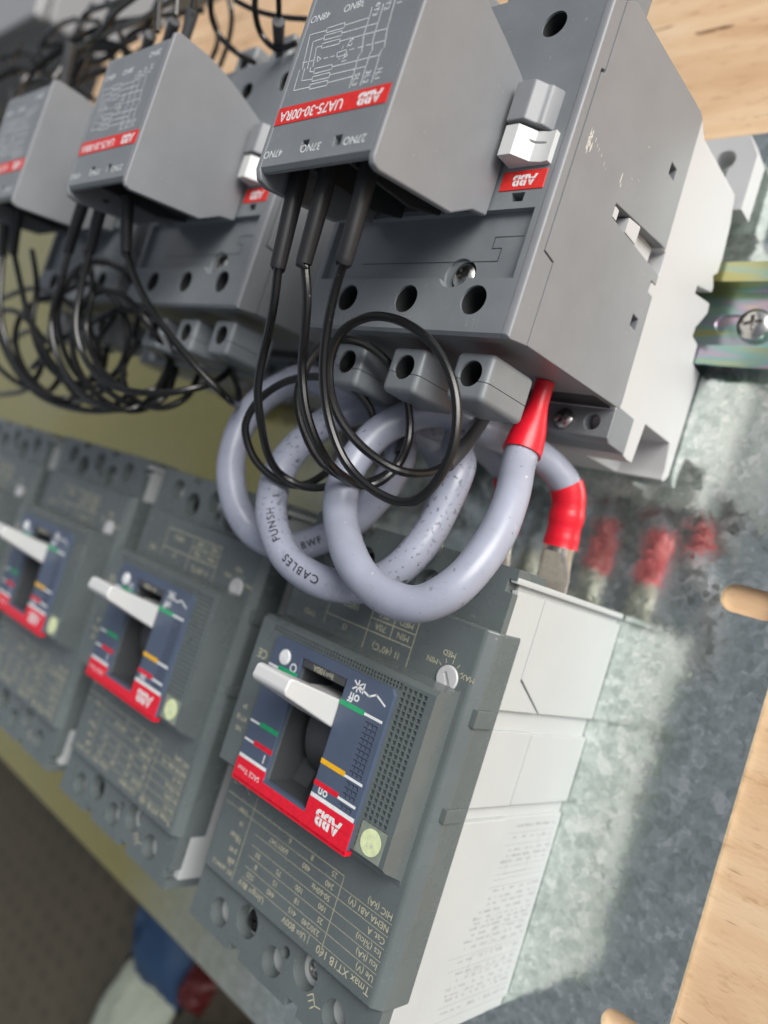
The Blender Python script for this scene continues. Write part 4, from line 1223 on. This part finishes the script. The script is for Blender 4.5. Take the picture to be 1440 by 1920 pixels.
control_wire(W3, 'black wire hanging in front of the first grey loop, drawn in two big circles', [(up(W3, (-26.0, 206, 131)), 2.1, 'sleeve'), (W3s, 1.75, 'sleeve_grey')])
control_wire(W2, 'black wire from the middle outlet of the nearest block, looping behind the front cable', [(up(W2, (-39.2, 206, 131)), 2.1, 'sleeve'), (W2s, 1.7, 'sleeve_grey')])
control_wire(W1, 'black wire from the leftmost outlet of the nearest block, crossing the hindmost grey loop', [(up(W1, (-50.0, 206, 131)), 2.1, 'sleeve'), (W1s, 1.7, 'sleeve_grey')])
control_wire(V3, 'black wire slanting down to the right under the middle contactor', [(up(V3, (-139.5, 205, 127)), 1.95, 'sleeve')], 1.15)
control_wire(V2 , 'black wire bowing in one wide arc under the middle contactor', [(up(V2, (-156, 206, 127)), 1.95, 'sleeve')], 1.15)
control_wire(V1, 'black wire hanging lowest under the middle contactor, leftmost of its outlets', [(up(V1, (-170, 206, 127)), 1.95, 'sleeve')], 1.15)
control_wire(V2b, 'coiled black wire in front of the terminals of the middle contactor', (), 1.18)
control_wire(V1b, 'coiled black wire left of the middle contactor, in front of the farthest one', (), 1.18)
control_wire(U3, 'blurred black wire sagging from the rightmost outlet of the farthest block', [(up(U3, (-226, 206, 127)), 1.95, 'sleeve')], 1.15)
control_wire(U2, 'blurred black wire at the left edge sagging from the farthest block', [(up(U2, (-238, 206, 127)), 1.95, 'sleeve')], 1.15)
control_wire(U2b, 'blurred black wire coil crossing the others under the farthest contactor', (), 1.18)
control_wire(U1, 'blurred black wire entering from the left edge below the farthest block', (), 1.18)
control_wire(X1, 'blurred black wire arching over the terminals of the farthest contactor', (), 1.18)
control_wire(X2, 'black wire arching over the row of small terminal covers of the middle contactor', (), 1.18)
control_wire(X3, 'small black wire coil hanging below the middle contactor terminal covers', (), 1.18)
control_wire(X4, 'blurred black wire hanging lowest below the farthest contactor', (), 1.18)
control_wire(X5, 'blurred black wire forming a net with the others at the left edge', (), 1.18)
control_wire(Z1, 'blurred black wire dropping between the farthest and the middle resistor block', (), 1.18)
control_wire(Z2, 'black wire ring left of the middle contactor terminals', (), 1.18)
control_wire(Z3, 'black wire hanging straight from the middle block, then curling right', (), 1.18)
control_wire(Z4, 'blurred black wire half ring cut by the left edge', (), 1.18)
control_wire(Z5, 'small black wire hook right below the middle contactor', (), 1.18)
TOPG = 'wires above the resistor blocks'
control_wire(T2, 'black wire curving down to the top terminal of the middle contactor', (), 1.0, TOPG)
control_wire(T3, 'black wire bent in a U just left of the nearest resistor block', (), 1.0, TOPG)
control_wire(T4, 'black wire dropping behind the top of the middle contactor', (), 1.0, TOPG)
control_wire(T5, 'black wire running level towards the nearest resistor block', (), 0.9, TOPG)
control_wire(T6, 'black wire in a thick dark sleeve above the middle contactor', [(T6s, 1.9, 'sleeve_grey')], 0.9, TOPG)
control_wire(T7, 'sleeved wire rising from the right of the middle resistor block', [(T7s, 1.9, 'sleeve_grey')], 1.0, TOPG)
control_wire(T8, 'sleeved wire rising from the centre of the middle resistor block', [(T8s, 1.9, 'sleeve_grey')], 1.0, TOPG)
control_wire(T9, 'sleeved wire rising from the left of the middle resistor block', [(T9s, 1.9, 'sleeve_grey')], 1.0, TOPG)
control_wire(R1, 'blurred wire leaning right above the farthest resistor block', [(R1s, 1.9, 'sleeve_grey')], 1.1, TOPG)
control_wire(R2, 'blurred wire making a hook above the farthest resistor block', (), 1.1, TOPG)
control_wire(R3, 'blurred wire with a narrow arch near the top left corner', (), 1.1, TOPG)
control_wire(R4, 'blurred wire arching lower at the top left corner', (), 1.1, TOPG)
control_wire(R5, 'blurred short curl of wire at the left edge near the top', (), 1.1, TOPG)
control_wire(R6, 'blurred wire dropping between the two farther resistor blocks', (), 1.1, TOPG)
control_wire(R7, 'short sleeved wire end standing on the farthest resistor block', (), 1.7, TOPG)
control_wire(X6, 'dark wire slanting left from the sleeves of the middle block', (), 1.2, TOPG)
control_wire(X7, 'blurred wire running level behind the sleeves of the middle block', (), 1.2, TOPG)
control_wire(X8, 'blurred black wire falling into the gap beside the farthest resistor block', (), 1.2, TOPG)
control_wire(X9, 'black wire bending down close to the top right of the middle block', (), 1.1, TOPG)
control_wire(Y1, 'leaning dark wire bundle strand nearest the top left corner', (), 1.6, TOPG)
control_wire(Y2, 'black wire humped low beside the farthest resistor block', (), 1.6, TOPG)
control_wire(Y3, 'black wire rising steeply out of the top left tangle', (), 1.6, TOPG)
control_wire(Y4, 'black wire arching between the farthest and the middle block', (), 1.6, TOPG)
control_wire(Y5, 'black wire falling from the top edge into the left tangle', (), 1.6, TOPG)
control_wire(Y6, 'long slack black wire crossing the left tangle level', (), 1.6, TOPG)
control_wire(Y7, 'black wire hanging behind the sleeves of the middle block', (), 1.6, TOPG)
control_wire(Y8, 'slack black wire lowest in the top left tangle', (), 1.6, TOPG)

# ================================================================== blurred things around the plate
t = thing('cabinet', (-730, 560, -80), 'blurred grey sheet metal cabinet lying beyond the plywood in the far corner', 'cabinet')
bm = box(B(), -900, -640, 470, 640, -80, 20)
bd = obj('body', bm, 'greymetal', t, bevel=6)
obj('lid', box(B(), -905, -635, 465, 645, 20.5, 32), 'greymetal', t, bevel=4)
obj('handle', tube(B(), relax(spline([(-730, 464, -5), (-730, 450, -5), (-690, 450, -5), (-690, 464, -5)], 6)), 4), 'steel', t)

t = thing('sack', (-225, -145, -80), 'off white and blue printed sack lying on the floor below the plate', 'sack')
def pillow(x0, x1, y0, y1, z0, h, n=10, seed=1, sk=0.0):
    rs = random.Random(seed)
    bm = B()
    gr = []
    for i in range(n + 1):
        row = []
        for j in range(n + 1):
            u, v = i / n, j / n
            e = (16 * u * (1 - u) * v * (1 - v)) ** 0.45
            row.append(bm.verts.new((x0 + (x1 - x0) * u + sk * v + rs.uniform(-1, 1), y0 + (y1 - y0) * v + rs.uniform(-1, 1), z0 + h * e * rs.uniform(0.72, 1.15))))
        gr.append(row)
    for i in range(n):
        for j in range(n):
            bm.faces.new((gr[i][j], gr[i + 1][j], gr[i + 1][j + 1], gr[i][j + 1]))
    lo = [bm.verts.new((v.co.x, v.co.y, z0)) for v in gr[0] + [r_[-1] for r_ in gr[1:]] + gr[-1][-2::-1] + [r_[0] for r_ in gr[-2:0:-1]]]
    ed = gr[0] + [r_[-1] for r_ in gr[1:]] + gr[-1][-2::-1] + [r_[0] for r_ in gr[-2:0:-1]]
    bm.faces.new(lo)
    for k in range(len(lo)):
        bm.faces.new((lo[k], lo[(k + 1) % len(lo)], ed[(k + 1) % len(lo)], ed[k]))
    bmesh.ops.recalc_face_normals(bm, faces=bm.faces[:])
    return bm
obj('white_panel', pillow(-292, -240, -260, -150, -79.8, 14, seed=2, sk=24), 'sack', t, angle=60)
obj('blue_panel', pillow(-262, -212, -156, -84, -79.8, 16, seed=3, sk=-10), 'blue', t, angle=60)
t = thing('power_tool', (-165, -150, -80), 'black power tool lying in the shadow under the plate edge', 'tool')
obj('body', tube(B(), relax(spline([(-196, -168, -70), (-185, -158, -68), (-172, -147, -66), (-155, -135, -66), (-130, -118, -66)], 8)), lambda f: 9 + 3 * math.sin(f * 5), 20), 'black', t)
obj('handle', tube(B(), relax(spline([(-160, -142, -66), (-150, -160, -68), (-144, -180, -70)], 8)), 8, 18), 'black', t)
obj('chuck', tube(B(), [Vector((-196, -168, -70)), Vector((-204, -175, -70)), Vector((-212, -182, -71))], lambda f: 6 - 2.5 * f, 18), 'steel', t)
ORG = Vector((-205, -133, -80))
rag = obj('rag', pillow(-216, -196, -146, -124, -79.8, 11, n=12, seed=8, sk=4), 'maroon', angle=60)
tag(rag, 'crumpled dark red rag on the floor beside the blue and white sack', 'rag')
